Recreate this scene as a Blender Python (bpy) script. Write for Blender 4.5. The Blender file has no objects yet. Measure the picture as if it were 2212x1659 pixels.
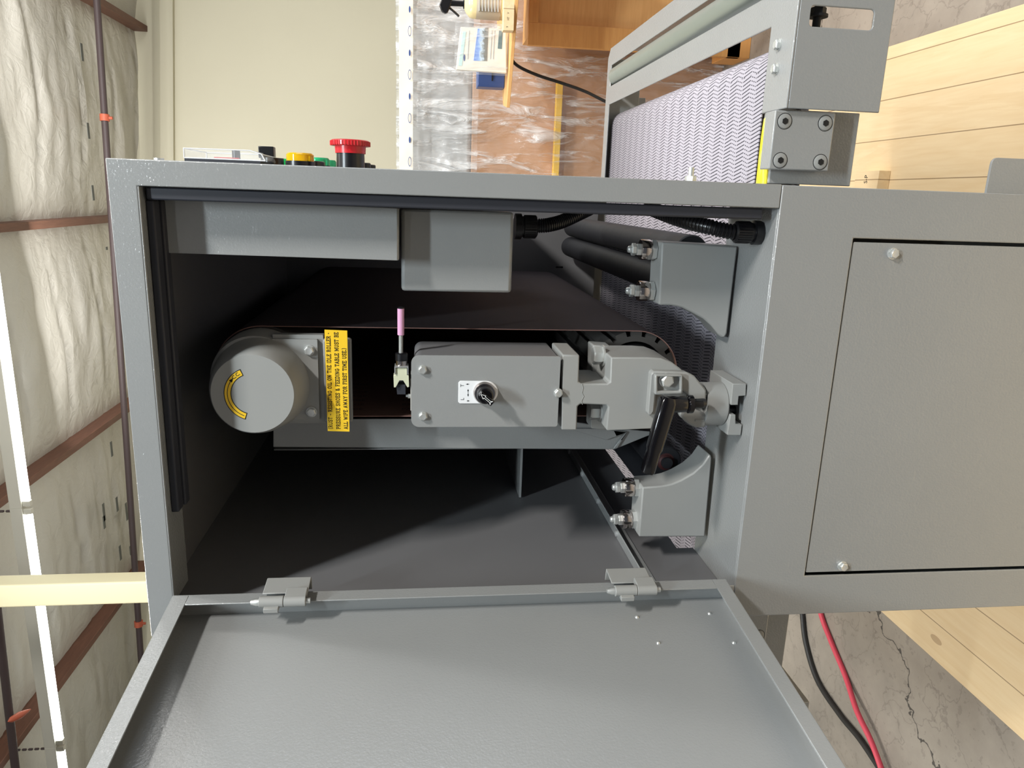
import bpy, bmesh, math, random
from mathutils import Vector, Matrix, noise
random.seed(7)
SC = bpy.context.scene
COL = SC.collection
R = math.radians
PI = math.pi

# ------------------------------------------------------------------ camera
FPX = 1595.78
YAW, PIT, ROL = R(-14.2546), R(-7.0807), R(0.2227)
CAM = Vector((0, -0.86, 1.25))
cf = Vector((math.sin(YAW)*math.cos(PIT), math.cos(YAW)*math.cos(PIT), math.sin(PIT)))
_r = Vector((math.cos(YAW), -math.sin(YAW), 0)); _u = _r.cross(cf)
cr = _r*math.cos(ROL) + _u*math.sin(ROL); cu = -_r*math.sin(ROL) + _u*math.cos(ROL)
cam = bpy.data.cameras.new('camera'); cam.sensor_fit = 'HORIZONTAL'; cam.sensor_width = 36
cam.lens = FPX/2212*36; cam.clip_start = .02; cam.clip_end = 100
co = bpy.data.objects.new('camera', cam); COL.objects.link(co)
mx, my, mz = -cu, cr, -cf          # the phone was held sideways: image right is down
co.matrix_world = Matrix(((mx.x, my.x, mz.x, CAM.x), (mx.y, my.y, mz.y, CAM.y), (mx.z, my.z, mz.z, CAM.z), (0, 0, 0, 1)))
SC.camera = co

def at(px, py, X=None, Y=None, Z=None):
    """a pixel of the photograph -> the world point on a plane X=, Y= or Z="""
    v = cr*((829.5-py)/FPX) + cu*((1106-px)/FPX) + cf
    t = (Y-CAM.y)/v.y if Y is not None else ((Z-CAM.z)/v.z if Z is not None else (X-CAM.x)/v.x)
    return CAM + v*t
def xz(pts, Y): return [(at(x, y, Y=Y).x, at(x, y, Y=Y).z) for x, y in pts]

# ------------------------------------------------------------------ world, lights, exposure
SC.view_settings.view_transform = 'Standard'; SC.view_settings.look = 'None'
SC.view_settings.gamma = 1; SC.view_settings.use_curve_mapping = False
SC.view_settings.exposure = -0.5
W = bpy.data.worlds.new('world'); SC.world = W; W.use_nodes = True
W.node_tree.nodes['Background'].inputs[0].default_value = (.80, .88, 1, 1)
W.node_tree.nodes['Background'].inputs[1].default_value = .14

def area(name, loc, target, sx, sy, power, color=(1, .97, .9)):
    l = bpy.data.lights.new(name, 'AREA'); l.shape = 'RECTANGLE'; l.size = sx; l.size_y = sy
    l.energy = power; l.color = color
    o = bpy.data.objects.new(name, l); COL.objects.link(o); o.location = loc
    d = (Vector(target)-Vector(loc)).normalized()
    o.rotation_euler = d.to_track_quat('-Z', 'Y').to_euler()
    return o
area('lamp_key', (2.27, -1.8, 3.95), (-.2, .1, 1.1), .6, .10, 235, (1, .97, .92))
area('lamp_front', (.28, -1.98, 3.95), (-.2, .1, 1.1), .8, .06, 120, (.84, .95, 1))
area('lamp_row_near', (-.6, -5.7, 4.0), (-.6, -4.2, 0), 6, .022, 34, (1, .99, .97))
area('belt_fill', (1.95, 1.0, 4.0), (-.2, .4, .8), .5, 1.2, 60, (1, .98, .95))  # added fill, placed to reach the conveyor belt through the side opening
area('side_fill', (4.6, 1.2, 1.7), (0, .5, .8), 1.8, 1.8, 60, (.84, .92, 1))  # added cool fill from the right for the belt, no real opening there
area('floor_fill_left', (-2.3, .7, 4.0), (-1.5, .8, 0), 2.0, .2, 150, (1, .97, .92))  # added fill that lifts the concrete and planks on the left
area('lamp_row_right', (6.5, 4.9, 4.05), (6.5, 4.7, 0), 4.4, 1.9, 330, (1, .99, .96))
area('wall_fill_back', (.5, 5.2, 4.05), (.9, 8.5, 1.8), 5.0, .3, 140, (1, .98, .96))  # added fill aimed at the cream wall to brighten it
area('stack_fill', (1.0, .8, 4.0), (.7, 2.6, .7), 1.2, .12, 95, (1, .98, .95))  # added fill for the wrapped stack, not a fixture of the room
area('ceiling_fill', (-2.0, 4.6, 2.6), (-1.8, 6.4, 6), 5.0, .6, 24, (1, .98, .95))  # added upward fill that brightens the ceiling blanket

# ------------------------------------------------------------------ materials
def lin(c):
    return tuple((x/255/12.92 if x/255 <= .04045 else ((x/255+.055)/1.055)**2.4) for x in c) + (1,)
class NT:
    def __init__(s, name):
        s.m = bpy.data.materials.new(name); s.m.use_nodes = True
        s.t = s.m.node_tree; s.n = s.t.nodes; s.l = s.t.links
        s.b = s.n['Principled BSDF']; s.out = s.n['Material Output']
    def node(s, typ, **k):
        n = s.n.new(typ)
        for a, v in k.items():
            if a in n.inputs.keys() and not hasattr(n, a): s.put(n.inputs[a], v)
            else: setattr(n, a, v)
        return n
    def put(s, inp, v):
        if isinstance(v, bpy.types.NodeSocket): s.l.new(v, inp)
        else: inp.default_value = v
    def math(s, op, a, b=0, c=0):
        n = s.n.new('ShaderNodeMath'); n.operation = op
        s.put(n.inputs[0], a); s.put(n.inputs[1], b); s.put(n.inputs[2], c)
        return n.outputs[0]
    def coord(s, kind='Object', scale=(1, 1, 1)):
        c = s.n.new('ShaderNodeTexCoord'); mp = s.n.new('ShaderNodeMapping')
        s.l.new(c.outputs[kind], mp.inputs[0]); mp.inputs['Scale'].default_value = scale
        return mp.outputs[0]
    def noise(s, vec, scale, detail=3, rough=.5, dist=0):
        n = s.n.new('ShaderNodeTexNoise'); s.l.new(vec, n.inputs['Vector'])
        n.inputs['Scale'].default_value = scale; n.inputs['Detail'].default_value = detail
        n.inputs['Roughness'].default_value = rough; n.inputs['Distortion'].default_value = dist
        return n.outputs['Fac']
    def ramp(s, fac, stops):
        n = s.n.new('ShaderNodeValToRGB'); s.l.new(fac, n.inputs[0]); e = n.color_ramp.elements
        while len(e) < len(stops): e.new(.5)
        for i, (p, c) in enumerate(stops): e[i].position = p; e[i].color = c if len(c) == 4 else lin(c)
        return n.outputs[0]
    def mix(s, fac, a, b):
        n = s.n.new('ShaderNodeMix'); n.data_type = 'RGBA'; s.put(n.inputs[0], fac)
        s.put(n.inputs[6], a); s.put(n.inputs[7], b); return n.outputs[2]
    def bump(s, h, strength=.3, dist=.001):
        n = s.n.new('ShaderNodeBump'); s.put(n.inputs['Height'], h)
        n.inputs['Strength'].default_value = strength; n.inputs['Distance'].default_value = dist
        s.l.new(n.outputs[0], s.b.inputs['Normal']); return n
def simple(name, c, rough=.5, metal=0, coat=0, **k):
    t = NT(name); t.b.inputs['Base Color'].default_value = lin(c)
    t.b.inputs['Roughness'].default_value = rough; t.b.inputs['Metallic'].default_value = metal
    t.b.inputs['Coat Weight'].default_value = coat
    v = t.noise(t.coord(), 35, 4)
    r = t.math('MULTIPLY_ADD', v, .12, rough-.06); t.l.new(r, t.b.inputs['Roughness'])
    return t.m
def paint(name, c, rough=.4, scale=420, st=.5, dist=.0006, coat=.12):
    t = NT(name); v = t.coord()
    big = t.noise(v, 6, 3)
    t.l.new(t.mix(big, lin([x-4 for x in c]), lin([x+4 for x in c])), t.b.inputs['Base Color'])
    t.b.inputs['Roughness'].default_value = rough+.2
    n_ = t.noise(v, scale, 2, .55)
    t.bump(n_, st*.07, dist)
    cn = t.n.new('ShaderNodeBump'); t.l.new(n_, cn.inputs['Height']); cn.inputs['Strength'].default_value = st; cn.inputs['Distance'].default_value = dist
    t.b.inputs['Coat Weight'].default_value = coat; t.b.inputs['Coat Roughness'].default_value = .09
    t.l.new(cn.outputs[0], t.b.inputs['Coat Normal'])
    return t.m
M = {}
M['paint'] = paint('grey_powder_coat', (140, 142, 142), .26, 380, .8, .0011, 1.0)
M['paint_shade'] = paint('grey_coat_shaded', (110, 110, 112), .34, 300, .12)  # same grey paint, its colour darkened for the shade inside
M['paint_light'] = paint('light_grey_powder_coat', (176, 173, 166), .38)
M['cast'] = paint('painted_casting', (146, 147, 145), .38, 120, .25)
M['steel'] = simple('zinc_steel', (214, 216, 214), .36, .72)
M['steel_bright'] = simple('ground_steel', (200, 192, 188), .13, 1)
M['galv'] = simple('galvanised_tube', (176, 186, 180), .33, .8)
M['black'] = simple('black_plastic', (17, 17, 20), .3)
M['black_gloss'] = simple('black_gloss_plastic', (12, 11, 14), .14)
M['rubber'] = simple('black_rubber', (24, 25, 30), .6)
M['rubber_grey'] = simple('dark_grey_rubber', (70, 68, 66), .55)
M['gasket'] = simple('dark_gasket', (42, 44, 52), .6)
M['red'] = simple('red_plastic', (196, 32, 40), .28)
M['yellow'] = simple('yellow_sticker', (240, 196, 40), .45)
t = NT('greasy_tape'); v = t.coord('Object', (8, 40, 8)); t.l.new(t.ramp(t.noise(v, 2.5, 3), [(.35, (198, 182, 40)), (.5, (226, 206, 48)), (.62, (224, 216, 130)), (.72, (190, 180, 90))]), t.b.inputs['Base Color']); t.b.inputs['Roughness'].default_value = .3; M['tape_yellow'] = t.m
M['ink'] = simple('black_ink', (14, 16, 18), .6)
M['white'] = simple('white_plate', (232, 234, 236), .4)
M['pink'] = simple('pink_ceramic', (214, 160, 196), .25)
M['cream_plastic'] = simple('ivory_ceramic', (206, 208, 180), .45)
M['bearing_red'] = simple('red_bearing_seal', (62, 26, 26), .6)
M['post'] = simple('cream_post_paint', (226, 218, 182), .5)
M['pipe'] = simple('dark_iron_pipe', (74, 62, 62), .55)
M['orange'] = simple('orange_fitting', (190, 96, 70), .5)
M['blue'] = simple('blue_plastic', (62, 84, 138), .35)
M['card'] = simple('white_card', (226, 222, 210), .55)
M['white_tube_house'] = simple('lamp_housing', (210, 208, 196), .5)
M['hose_black'] = simple('black_hose', (34, 33, 32), .5)
M['hose_red'] = simple('red_hose', (214, 74, 92), .42)

def glassy(name, c, rough=.05, alpha=.35, emit=None):
    t = NT(name); b = t.b
    b.inputs['Base Color'].default_value = lin(c); b.inputs['Roughness'].default_value = rough
    b.inputs['Transmission Weight'].default_value = 1-alpha
    b.inputs['IOR'].default_value = 1.35
    return t.m
t = NT('clear_plastic'); t.b.inputs['Base Color'].default_value = (.95, .97, 1, 1); t.b.inputs['Roughness'].default_value = .06
_tr = t.n.new('ShaderNodeBsdfTransparent'); _mx = t.n.new('ShaderNodeMixShader'); _mx.inputs[0].default_value = .22
t.l.new(_tr.outputs[0], _mx.inputs[1]); t.l.new(t.b.outputs[0], _mx.inputs[2]); t.l.new(_mx.outputs[0], t.out.inputs[0])
M['clear'] = t.m
M['lens_yellow'] = glassy('yellow_lens', (255, 205, 30), .12, .5)
M['lens_green'] = glassy('green_lens', (60, 200, 140), .15, .5)
t = NT('lit_green_lens'); t.b.inputs['Base Color'].default_value = lin((10, 200, 100)); t.b.inputs['Emission Color'].default_value = lin((0, 235, 110)); t.b.inputs['Emission Strength'].default_value = .6
M['lit_green'] = t.m
t = NT('fluorescent_tube'); t.b.inputs['Emission Color'].default_value = (.93, 1, .95, 1); t.b.inputs['Emission Strength'].default_value = 20
M['tube'] = t.m

# conveyor belt: raised zigzag ribs, UV in metres (u along travel, v across)
t = NT('rough_top_belt'); uv = t.node('ShaderNodeUVMap'); sp = t.node('ShaderNodeSeparateXYZ'); t.l.new(uv.outputs[0], sp.inputs[0])
fy = t.math('FRACT', t.math('DIVIDE', sp.outputs[1], .046))
up = t.math('DIVIDE', fy, .58); dn = t.math('DIVIDE', t.math('SUBTRACT', 1, fy), .42)
zig = t.math('MULTIPLY', t.math('MINIMUM', up, dn), .0052)
ph = t.math('FRACT', t.math('DIVIDE', t.math('ADD', sp.outputs[0], zig), .0054))
d = t.math('ABSOLUTE', t.math('SUBTRACT', ph, .5))                       # .5 at line centre
line = t.math('SMOOTH_MIN', t.math('MAXIMUM', t.math('MULTIPLY', t.math('SUBTRACT', d, .33), 14), 0), 1, .1)
isdn = t.math('GREATER_THAN', fy, .58)
dots = t.math('GREATER_THAN', t.math('FRACT', t.math('DIVIDE', sp.outputs[1], .0060)), .45)
gap = t.math('SUBTRACT', 1, t.math('MULTIPLY', isdn, t.math('SUBTRACT', 1, dots)))
gap2 = t.math('MULTIPLY', gap, t.math('GREATER_THAN', t.math('ABSOLUTE', t.math('SUBTRACT', fy, .57)), .025))
line = t.math('MULTIPLY', line, gap2)
weave = t.noise(t.coord('UV', (1, 1, 1)), 900, 1)
base = t.mix(weave, lin((148, 143, 151)), lin((188, 182, 191)))
t.l.new(t.mix(line, base, lin((46, 44, 52))), t.b.inputs['Base Color'])
t.b.inputs['Roughness'].default_value = .75
t.bump(t.math('ADD', t.math('MULTIPLY', line, -1), t.math('MULTIPLY', weave, .3)), .6, .0008)
M['conveyor'] = t.m

def abrasive(name, c, st):
    t = NT(name); v = t.coord(); n = t.noise(v, 1500, 2)
    t.l.new(t.mix(n, lin([x*.8 for x in c]), lin([x*1.2 for x in c])), t.b.inputs['Base Color'])
    t.b.inputs['Roughness'].default_value = .8; t.bump(n, st, .0005); return t.m
M['grit'] = abrasive('abrasive_grit', (47, 36, 40), .5)
M['backing'] = abrasive('belt_backing', (112, 84, 72), .1)
M['belt_edge'] = simple('belt_cut_edge', (134, 100, 92), .8)
M['backing_ink'] = simple('backing_print', (64, 46, 42), .8)

def wood(name, c1, c2, axis='Y', plank=0, pw=.14, rough=.6, knots=True):
    """grain runs along axis; plank>0 draws seams every pw across X"""
    t = NT(name); c = t.n.new('ShaderNodeTexCoord'); sx = t.n.new('ShaderNodeSeparateXYZ'); t.l.new(c.outputs['Object'], sx.inputs[0])
    sc = {'X': (1.2, 14, 14), 'Y': (14, 1.2, 14), 'Z': (14, 14, 1.2)}[axis]
    v = t.coord('Object', sc)
    across = sx.outputs[0 if axis != 'X' else 1]
    n0 = t.noise(v, 1.0, 4, .55, 1.0)
    n1 = t.noise(v, 6, 3, .5, .6)
    colr = t.mix(t.math('MULTIPLY', n1, .9), lin(c1), lin(c2))
    colr = t.mix(t.math('MULTIPLY', t.math('GREATER_THAN', n0, .55), .25), colr, lin(c2))
    if knots:
        vo = t.n.new('ShaderNodeTexVoronoi'); vv = t.coord('Object', {'X': (4, 9, 9), 'Y': (9, 4, 9), 'Z': (9, 9, 4)}[axis])
        t.l.new(vv, vo.inputs['Vector']); vo.inputs['Scale'].default_value = 1.0
        k = t.math('LESS_THAN', vo.outputs['Distance'], .085)
        vo2 = t.n.new('ShaderNodeTexVoronoi'); t.l.new(vv, vo2.inputs['Vector']); vo2.inputs['Scale'].default_value = .35
        k2 = t.math('LESS_THAN', vo2.outputs['Distance'], .045)
        colr = t.mix(t.math('MULTIPLY', k, .55), colr, lin((118, 78, 48)))
        colr = t.mix(t.math('MULTIPLY', k2, .7), colr, lin((150, 96, 58)))
    if plank:
        q = t.math('DIVIDE', t.math('ADD', across, 10), pw)
        fr = t.math('FRACT', q); idn = t.math('FLOOR', q)
        wn = t.n.new('ShaderNodeTexWhiteNoise'); wn.noise_dimensions = '1D'; t.l.new(idn, wn.inputs['W'])
        colr = t.mix(t.math('MULTIPLY', wn.outputs['Value'], .35), colr, lin(c2))
        seam = t.math('LESS_THAN', fr, .022)
        colr = t.mix(t.math('MULTIPLY', seam, .7), colr, lin((110, 78, 44)))
        t.bump(t.math('MULTIPLY', seam, -1), .8, .003)
    t.l.new(colr, t.b.inputs['Base Color']); t.b.inputs['Roughness'].default_value = rough
    return t.m
M['plank'] = wood('pine_planks', (236, 216, 178), (218, 188, 142), 'Y', 1, .105)
M['ply'] = wood('knotty_plywood', (232, 184, 122), (208, 152, 90), 'X')
M['lumber'] = wood('sawn_lumber', (224, 168, 100), (200, 140, 78), 'X', knots=False)
M['rafter'] = wood('brown_rafter', (122, 84, 66), (86, 56, 46), 'Y', knots=False)

# concrete with cracks and scuffs
t = NT('concrete'); v = t.coord()
n = t.noise(v, 2.2, 8, .65); n2 = t.noise(v, 40, 3, .6)
c1 = t.ramp(n, [(.3, (126, 119, 110)), (.52, (150, 141, 130)), (.7, (166, 157, 145))])
c1 = t.mix(t.math('MULTIPLY', t.math('GREATER_THAN', n2, .62), .25), c1, lin((98, 90, 84)))
nd = t.n.new('ShaderNodeTexNoise'); nd.inputs['Scale'].default_value = 6; nd.inputs['Detail'].default_value = 5; t.l.new(v, nd.inputs['Vector'])
vm = t.n.new('ShaderNodeVectorMath'); vm.operation = 'MULTIPLY_ADD'; t.l.new(nd.outputs['Color'], vm.inputs[0]); vm.inputs[1].default_value = (.35, .35, .35); t.l.new(v, vm.inputs[2])
vo = t.n.new('ShaderNodeTexVoronoi'); vo.feature = 'DISTANCE_TO_EDGE'; t.l.new(vm.outputs[0], vo.inputs['Vector']); vo.inputs['Scale'].default_value = .9
crack = t.math('LESS_THAN', vo.outputs['Distance'], .003)
vo3 = t.n.new('ShaderNodeTexVoronoi'); vo3.feature = 'DISTANCE_TO_EDGE'; t.l.new(vm.outputs[0], vo3.inputs['Vector']); vo3.inputs['Scale'].default_value = 5
scr = t.math('LESS_THAN', vo3.outputs['Distance'], .012)
c1 = t.mix(t.math('MULTIPLY', scr, .28), c1, lin((90, 82, 76)))
c1 = t.mix(t.math('MULTIPLY', crack, .85), c1, lin((48, 44, 42)))
t.l.new(c1, t.b.inputs['Base Color']); t.b.inputs['Roughness'].default_value = .5
t.bump(t.math('ADD', n, t.math('MULTIPLY', crack, -1)), .3, .004)
M['concrete'] = t.m
# cream wall
t = NT('cream_wall'); v = t.coord(); n = t.noise(v, .8, 3)
t.l.new(t.mix(n, lin((204, 199, 176)), lin((214, 209, 186))), t.b.inputs['Base Color']); t.b.inputs['Roughness'].default_value = .7
M['wall'] = t.m
# foil faced insulation blanket
t = NT('insulation_facing'); v = t.coord('Object', (.8, 1.5, 1)); v2 = t.coord('Object', (1, 1, 1))
n = t.noise(v, 2.2, 2, .5, .3); n2 = t.noise(v2, 7, 4, .55, 1.0)
t.l.new(t.mix(n, lin((190, 187, 178)), lin((196, 193, 184))), t.b.inputs['Base Color'])
t.b.inputs['Roughness'].default_value = .4; t.b.inputs['Metallic'].default_value = .1
vo = t.n.new('ShaderNodeTexVoronoi'); vo.feature = 'SMOOTH_F1'; t.l.new(t.coord('Object', (2.0, 3.4, 1)), vo.inputs['Vector']); vo.inputs['Scale'].default_value = 1.6
t.bump(t.math('ADD', t.math('MULTIPLY', n2, .5), t.math('MULTIPLY', vo.outputs['Distance'], .5)), .55, .05)
M['foil'] = t.m
M['tear'] = simple('grey_tape', (96, 98, 92), .7)
M['cardboard'] = simple('cardboard', (184, 138, 98), .8)
M['greywrap'] = simple('grey_foam_wrap', (176, 178, 178), .6)
M['yellow_steel'] = simple('yellow_painted_steel', (232, 186, 40), .45)
# creased clear film; whiter streaks painted in as highlights
t = NT('clear_film'); v = t.coord('Object', (16, 9, 2.6)); v.node.inputs['Rotation'].default_value = (0, R(38), 0); n = t.noise(v, 1.3, 4, .6, .8)
t.bump(n, 1, .05)
t.b.inputs['Base Color'].default_value = lin((235, 238, 240)); t.b.inputs['Roughness'].default_value = .16
t.b.inputs['Specular IOR Level'].default_value = 1
tr = t.n.new('ShaderNodeBsdfTransparent'); mxs = t.n.new('ShaderNodeMixShader')
f = t.math('MULTIPLY_ADD', t.ramp(n, [(.5, (0, 0, 0)), (.62, (255, 255, 255))]), .45, .13)
t.l.new(f, mxs.inputs[0]); t.l.new(tr.outputs[0], mxs.inputs[1]); t.l.new(t.b.outputs[0], mxs.inputs[2]); t.l.new(mxs.outputs[0], t.out.inputs[0])
M['film'] = t.m

# ------------------------------------------------------------------ mesh helpers
def box(bm, x0, x1, y0, y1, z0, z1, mat=0):
    vs = [bm.verts.new(p) for p in [(x0, y0, z0), (x1, y0, z0), (x1, y1, z0), (x0, y1, z0), (x0, y0, z1), (x1, y0, z1), (x1, y1, z1), (x0, y1, z1)]]
    for f in [(0, 3, 2, 1), (4, 5, 6, 7), (0, 1, 5, 4), (1, 2, 6, 5), (2, 3, 7, 6), (3, 0, 4, 7)]:
        bm.faces.new([vs[i] for i in f]).material_index = mat
def frame3(axis):
    a = Vector(axis).normalized(); h = Vector((0, 0, 1)) if abs(a.z) < .9 else Vector((1, 0, 0))
    p = a.cross(h).normalized(); return a, p, a.cross(p)
def lathe(bm, c, axis, prof, seg=32, cap=True, phase=0, mat=0):
    """prof = [(distance along axis, radius)...]"""
    c = Vector(c); a, p, q = frame3(axis); rings = []
    for h, r in prof:
        rings.append([bm.verts.new(c + a*h + (p*math.cos(2*PI*i/seg+phase) + q*math.sin(2*PI*i/seg+phase))*r) for i in range(seg)])
    for k in range(len(rings)-1):
        for i in range(seg):
            bm.faces.new((rings[k][i], rings[k][(i+1) % seg], rings[k+1][(i+1) % seg], rings[k+1][i])).material_index = mat
    if cap:
        for ring in (rings[0], rings[-1]):
            bm.faces.new(ring if ring is rings[-1] else ring[::-1]).material_index = mat
def cyl(bm, c, axis, l, r, seg=32, r2=None, mat=0): lathe(bm, c, axis, [(0, r), (l, r if r2 is None else r2)], seg, mat=mat)
def hexn(bm, c, axis, l, r, phase=0):
    lathe(bm, c, axis, [(0, r*.93), (l*.12, r), (l*.85, r), (l, r*.86)], 6, phase=phase)
def bolt_bm(c, axis, r=.0065, h=.005, washer=True, stamp=True):
    bm = bmesh.new(); c = Vector(c); a = Vector(axis).normalized()
    if washer: cyl(bm, c, a, .0012, r*1.15, 24); c = c + a*.0012
    hexn(bm, c, a, h, r, .3)
    if stamp: lathe(bm, c+a*h, a, [(0, r*.72), (.0003, r*.68), (.0001, r*.4)], 20)
    return bm
def plate(bm, outer, holes, mapf, thick_vec, mat=0):
    """flat outline with holes, mapf (a,b)->Vector, extruded by thick_vec"""
    edges = []
    for loop in [outer]+list(holes):
        vs = [bm.verts.new(mapf(*p)) for p in loop]
        for i in range(len(vs)): edges.append(bm.edges.new((vs[i], vs[(i+1) % len(vs)])))
    res = bmesh.ops.triangle_fill(bm, use_beauty=True, edges=edges)
    faces = [g for g in res['geom'] if isinstance(g, bmesh.types.BMFace)]
    for f in faces: f.material_index = mat
    ex = bmesh.ops.extrude_face_region(bm, geom=faces)
    bmesh.ops.translate(bm, vec=Vector(thick_vec), verts=[g for g in ex['geom'] if isinstance(g, bmesh.types.BMVert)])
    # the faces that stay behind are kept by extrude_face_region
def prism_y(bm, pts, y0, y1, holes=()):
    plate(bm, pts, holes, lambda a, b: Vector((a, y0, b)), (0, y1-y0, 0))
def prism_x(bm, pts, x0, x1, holes=()):
    plate(bm, pts, holes, lambda a, b: Vector((x0, a, b)), (x1-x0, 0, 0))
def prism_z(bm, pts, z0, z1, holes=()):
    plate(bm, pts, holes, lambda a, b: Vector((a, b, z0)), (0, 0, z1-z0))
def rrect(x0, x1, z0, z1, r, seg=6, corners=(1, 1, 1, 1)):
    out = []
    for k, (cx, cz, a0) in enumerate([(x1, z1, 0), (x0, z1, 90), (x0, z0, 180), (x1, z0, 270)]):
        rr = r*corners[k] if corners[k] else 0
        sx = -1 if cx == x1 else 1; sz = -1 if cz == z1 else 1
        if not rr: out.append((cx, cz)); continue
        for i in range(seg+1):
            a = R(a0+90*i/seg); out.append((cx+sx*rr+rr*math.cos(a), cz+sz*rr+rr*math.sin(a)))
    return out
def tube(bm, pts, r, seg=12, cap=True, radii=None):
    pts = [Vector(p) for p in pts]; rings = []; prev = None
    for i, p in enumerate(pts):
        tv = (pts[min(i+1, len(pts)-1)]-pts[max(i-1, 0)]).normalized()
        if prev is None: _, a, b = frame3(tv)
        else:
            a = (prev - tv*prev.dot(tv)).normalized(); b = tv.cross(a)
        prev = a; rr = radii[i] if radii else r
        rings.append([bm.verts.new(p+(a*math.cos(2*PI*k/seg)+b*math.sin(2*PI*k/seg))*rr) for k in range(seg)])
    for i in range(len(rings)-1):
        for k in range(seg): bm.faces.new((rings[i][k], rings[i][(k+1) % seg], rings[i+1][(k+1) % seg], rings[i+1][k]))
    if cap: bm.faces.new(rings[0][::-1]); bm.faces.new(rings[-1])
def spline(pts, n=12):
    pts = [Vector(p) for p in pts]; P = [pts[0]*2-pts[1]]+pts+[pts[-1]*2-pts[-2]]; out = []
    for i in range(1, len(P)-2):
        for k in range(n):
            u = k/n; a, b, c, d = P[i-1], P[i], P[i+1], P[i+2]
            out.append(.5*((2*b)+(c-a)*u+(2*a-5*b+4*c-d)*u*u+(3*b-a-3*c+d)*u**3))
    return out+[pts[-1]]

ORI = {}
def obj(name, bm, mats, parent=None, bevel=0, smooth=35, label=None, seg=2):
    """link bm (world coordinates) as ONE mesh object; under a root or a part"""
    bmesh.ops.recalc_face_normals(bm, faces=bm.faces) if parent is not None or True else None
    me = bpy.data.meshes.new(name); bm.to_mesh(me); bm.free()
    for m in (mats if isinstance(mats, (list, tuple)) else [mats]): me.materials.append(M[m] if isinstance(m, str) else m)
    for p in me.polygons: p.use_smooth = True
    me.set_sharp_from_angle(angle=R(smooth))
    o = bpy.data.objects.new(name, me); COL.objects.link(o)
    if parent is not None:
        o.parent = parent; o.location = -ORI.get(parent.name, Vector((0, 0, 0))); ORI[o.name] = Vector((0, 0, 0))
    else: ORI[o.name] = Vector((0, 0, 0))
    if bevel:
        b = o.modifiers.new('bevel', 'BEVEL'); b.width = bevel; b.segments = seg; b.limit_method = 'ANGLE'; b.angle_limit = R(40)
        b.harden_normals = False
    if label: o['label'] = label
    return o
def thing(name, loc, label, cat, group=None):
    o = bpy.data.objects.new(name, None); COL.objects.link(o); o.location = loc; o.empty_display_size = .05
    ORI[o.name] = Vector(loc); o['label'] = label; o['category'] = cat
    if group: o['group'] = group
    return o
def tag(o, label, cat, group=None):
    o['label'] = label; o['category'] = cat
    if group: o['group'] = group
    return o
def struct(o): o['kind'] = 'structure'; return o
def B(): return bmesh.new()
def text(name, s, size, loc, mat, parent, ax=(1, 0, 0), up=(0, 0, 1), sx=1, align='CENTER', bold=0):
    c = bpy.data.curves.new(name, 'FONT'); c.body = s; c.size = size; c.align_x = align; c.align_y = 'CENTER'; c.offset = bold; c.resolution_u = 3
    to = bpy.data.objects.new('tmp', c); COL.objects.link(to); bpy.context.view_layer.update()
    me = bpy.data.meshes.new_from_object(to); bpy.data.objects.remove(to); bpy.data.curves.remove(c)
    a = Vector(ax); u = Vector(up); L = Vector(loc)
    for v in me.vertices:
        v.co = L + a*(v.co.x*sx) + u*v.co.y
    me.materials.clear(); me.materials.append(M[mat])
    o = bpy.data.objects.new(name, me); COL.objects.link(o); o.parent = parent
    o.location = -ORI.get(parent.name, Vector((0, 0, 0))); ORI[o.name] = Vector((0, 0, 0))
    return o

# ================================================================== THE SETTING
FZ = -.12
b = B(); box(b, -9, 6, -7.5, 9.3, FZ-.1, FZ); struct(obj('floor', b, 'concrete'))
b = B(); p0, p1 = at(297, -500, Z=4.4), at(302, 340, Z=4.4)
dv = (p1-p0).normalized()
w0, w1 = p0-dv*3, p0+dv*14
nrm = Vector((-dv.y, dv.x, 0)); nrm = nrm if nrm.y > 0 else -nrm
prism_z(b, [(w0.x, w0.y), (w1.x, w1.y), (w1.x+nrm.x*.15, w1.y+nrm.y*.15), (w0.x+nrm.x*.15, w0.y+nrm.y*.15)], FZ, 4.6)
struct(obj('wall_back', b, 'wall'))
b = B()
q0, q1 = w0-nrm*.06, w1-nrm*.06
prism_z(b, [(w0.x, w0.y), (w1.x, w1.y), (q1.x, q1.y), (q0.x, q0.y)], 4.02, 4.16)
struct(obj('trim_1', b, 'wall'))
# ceiling blanket: sagging bays between the rafters, real folds
RX = [-6.4, -4.2, -2.31, -.345, 1.70, 3.7]
def sag(x, y):
    for i in range(len(RX)-1):
        if RX[i] <= x <= RX[i+1]:
            u = (x-RX[i])/(RX[i+1]-RX[i]); s = math.sin(PI*u)**.6
            f = noise.noise(Vector((x*.7, y*2.6, 3)))*.05 + noise.noise(Vector((x*2.4, y*7, 7)))*.022
            yy = (y*1.25+.12*math.sin(x*2.1+i)) % 1; r = .07*math.exp(-((yy-.5)/.03)**2)*-.6 + abs(noise.noise(Vector((x*1.2, y*6, 1))))*.03
            return 4.46 - s*(.05+f+r)
    return 4.46
b = B(); nx, ny = 260, 120; g = []
for j in range(ny+1):
    y = 3.0+j*(9.4-3.0)/ny
    g.append([b.verts.new((-6.4+i*(10.1)/nx, y, sag(-6.4+i*10.1/nx, y))) for i in range(nx+1)])
for j in range(ny):
    for i in range(nx): b.faces.new((g[j][i], g[j+1][i], g[j+1][i+1], g[j][i+1]))
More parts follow.
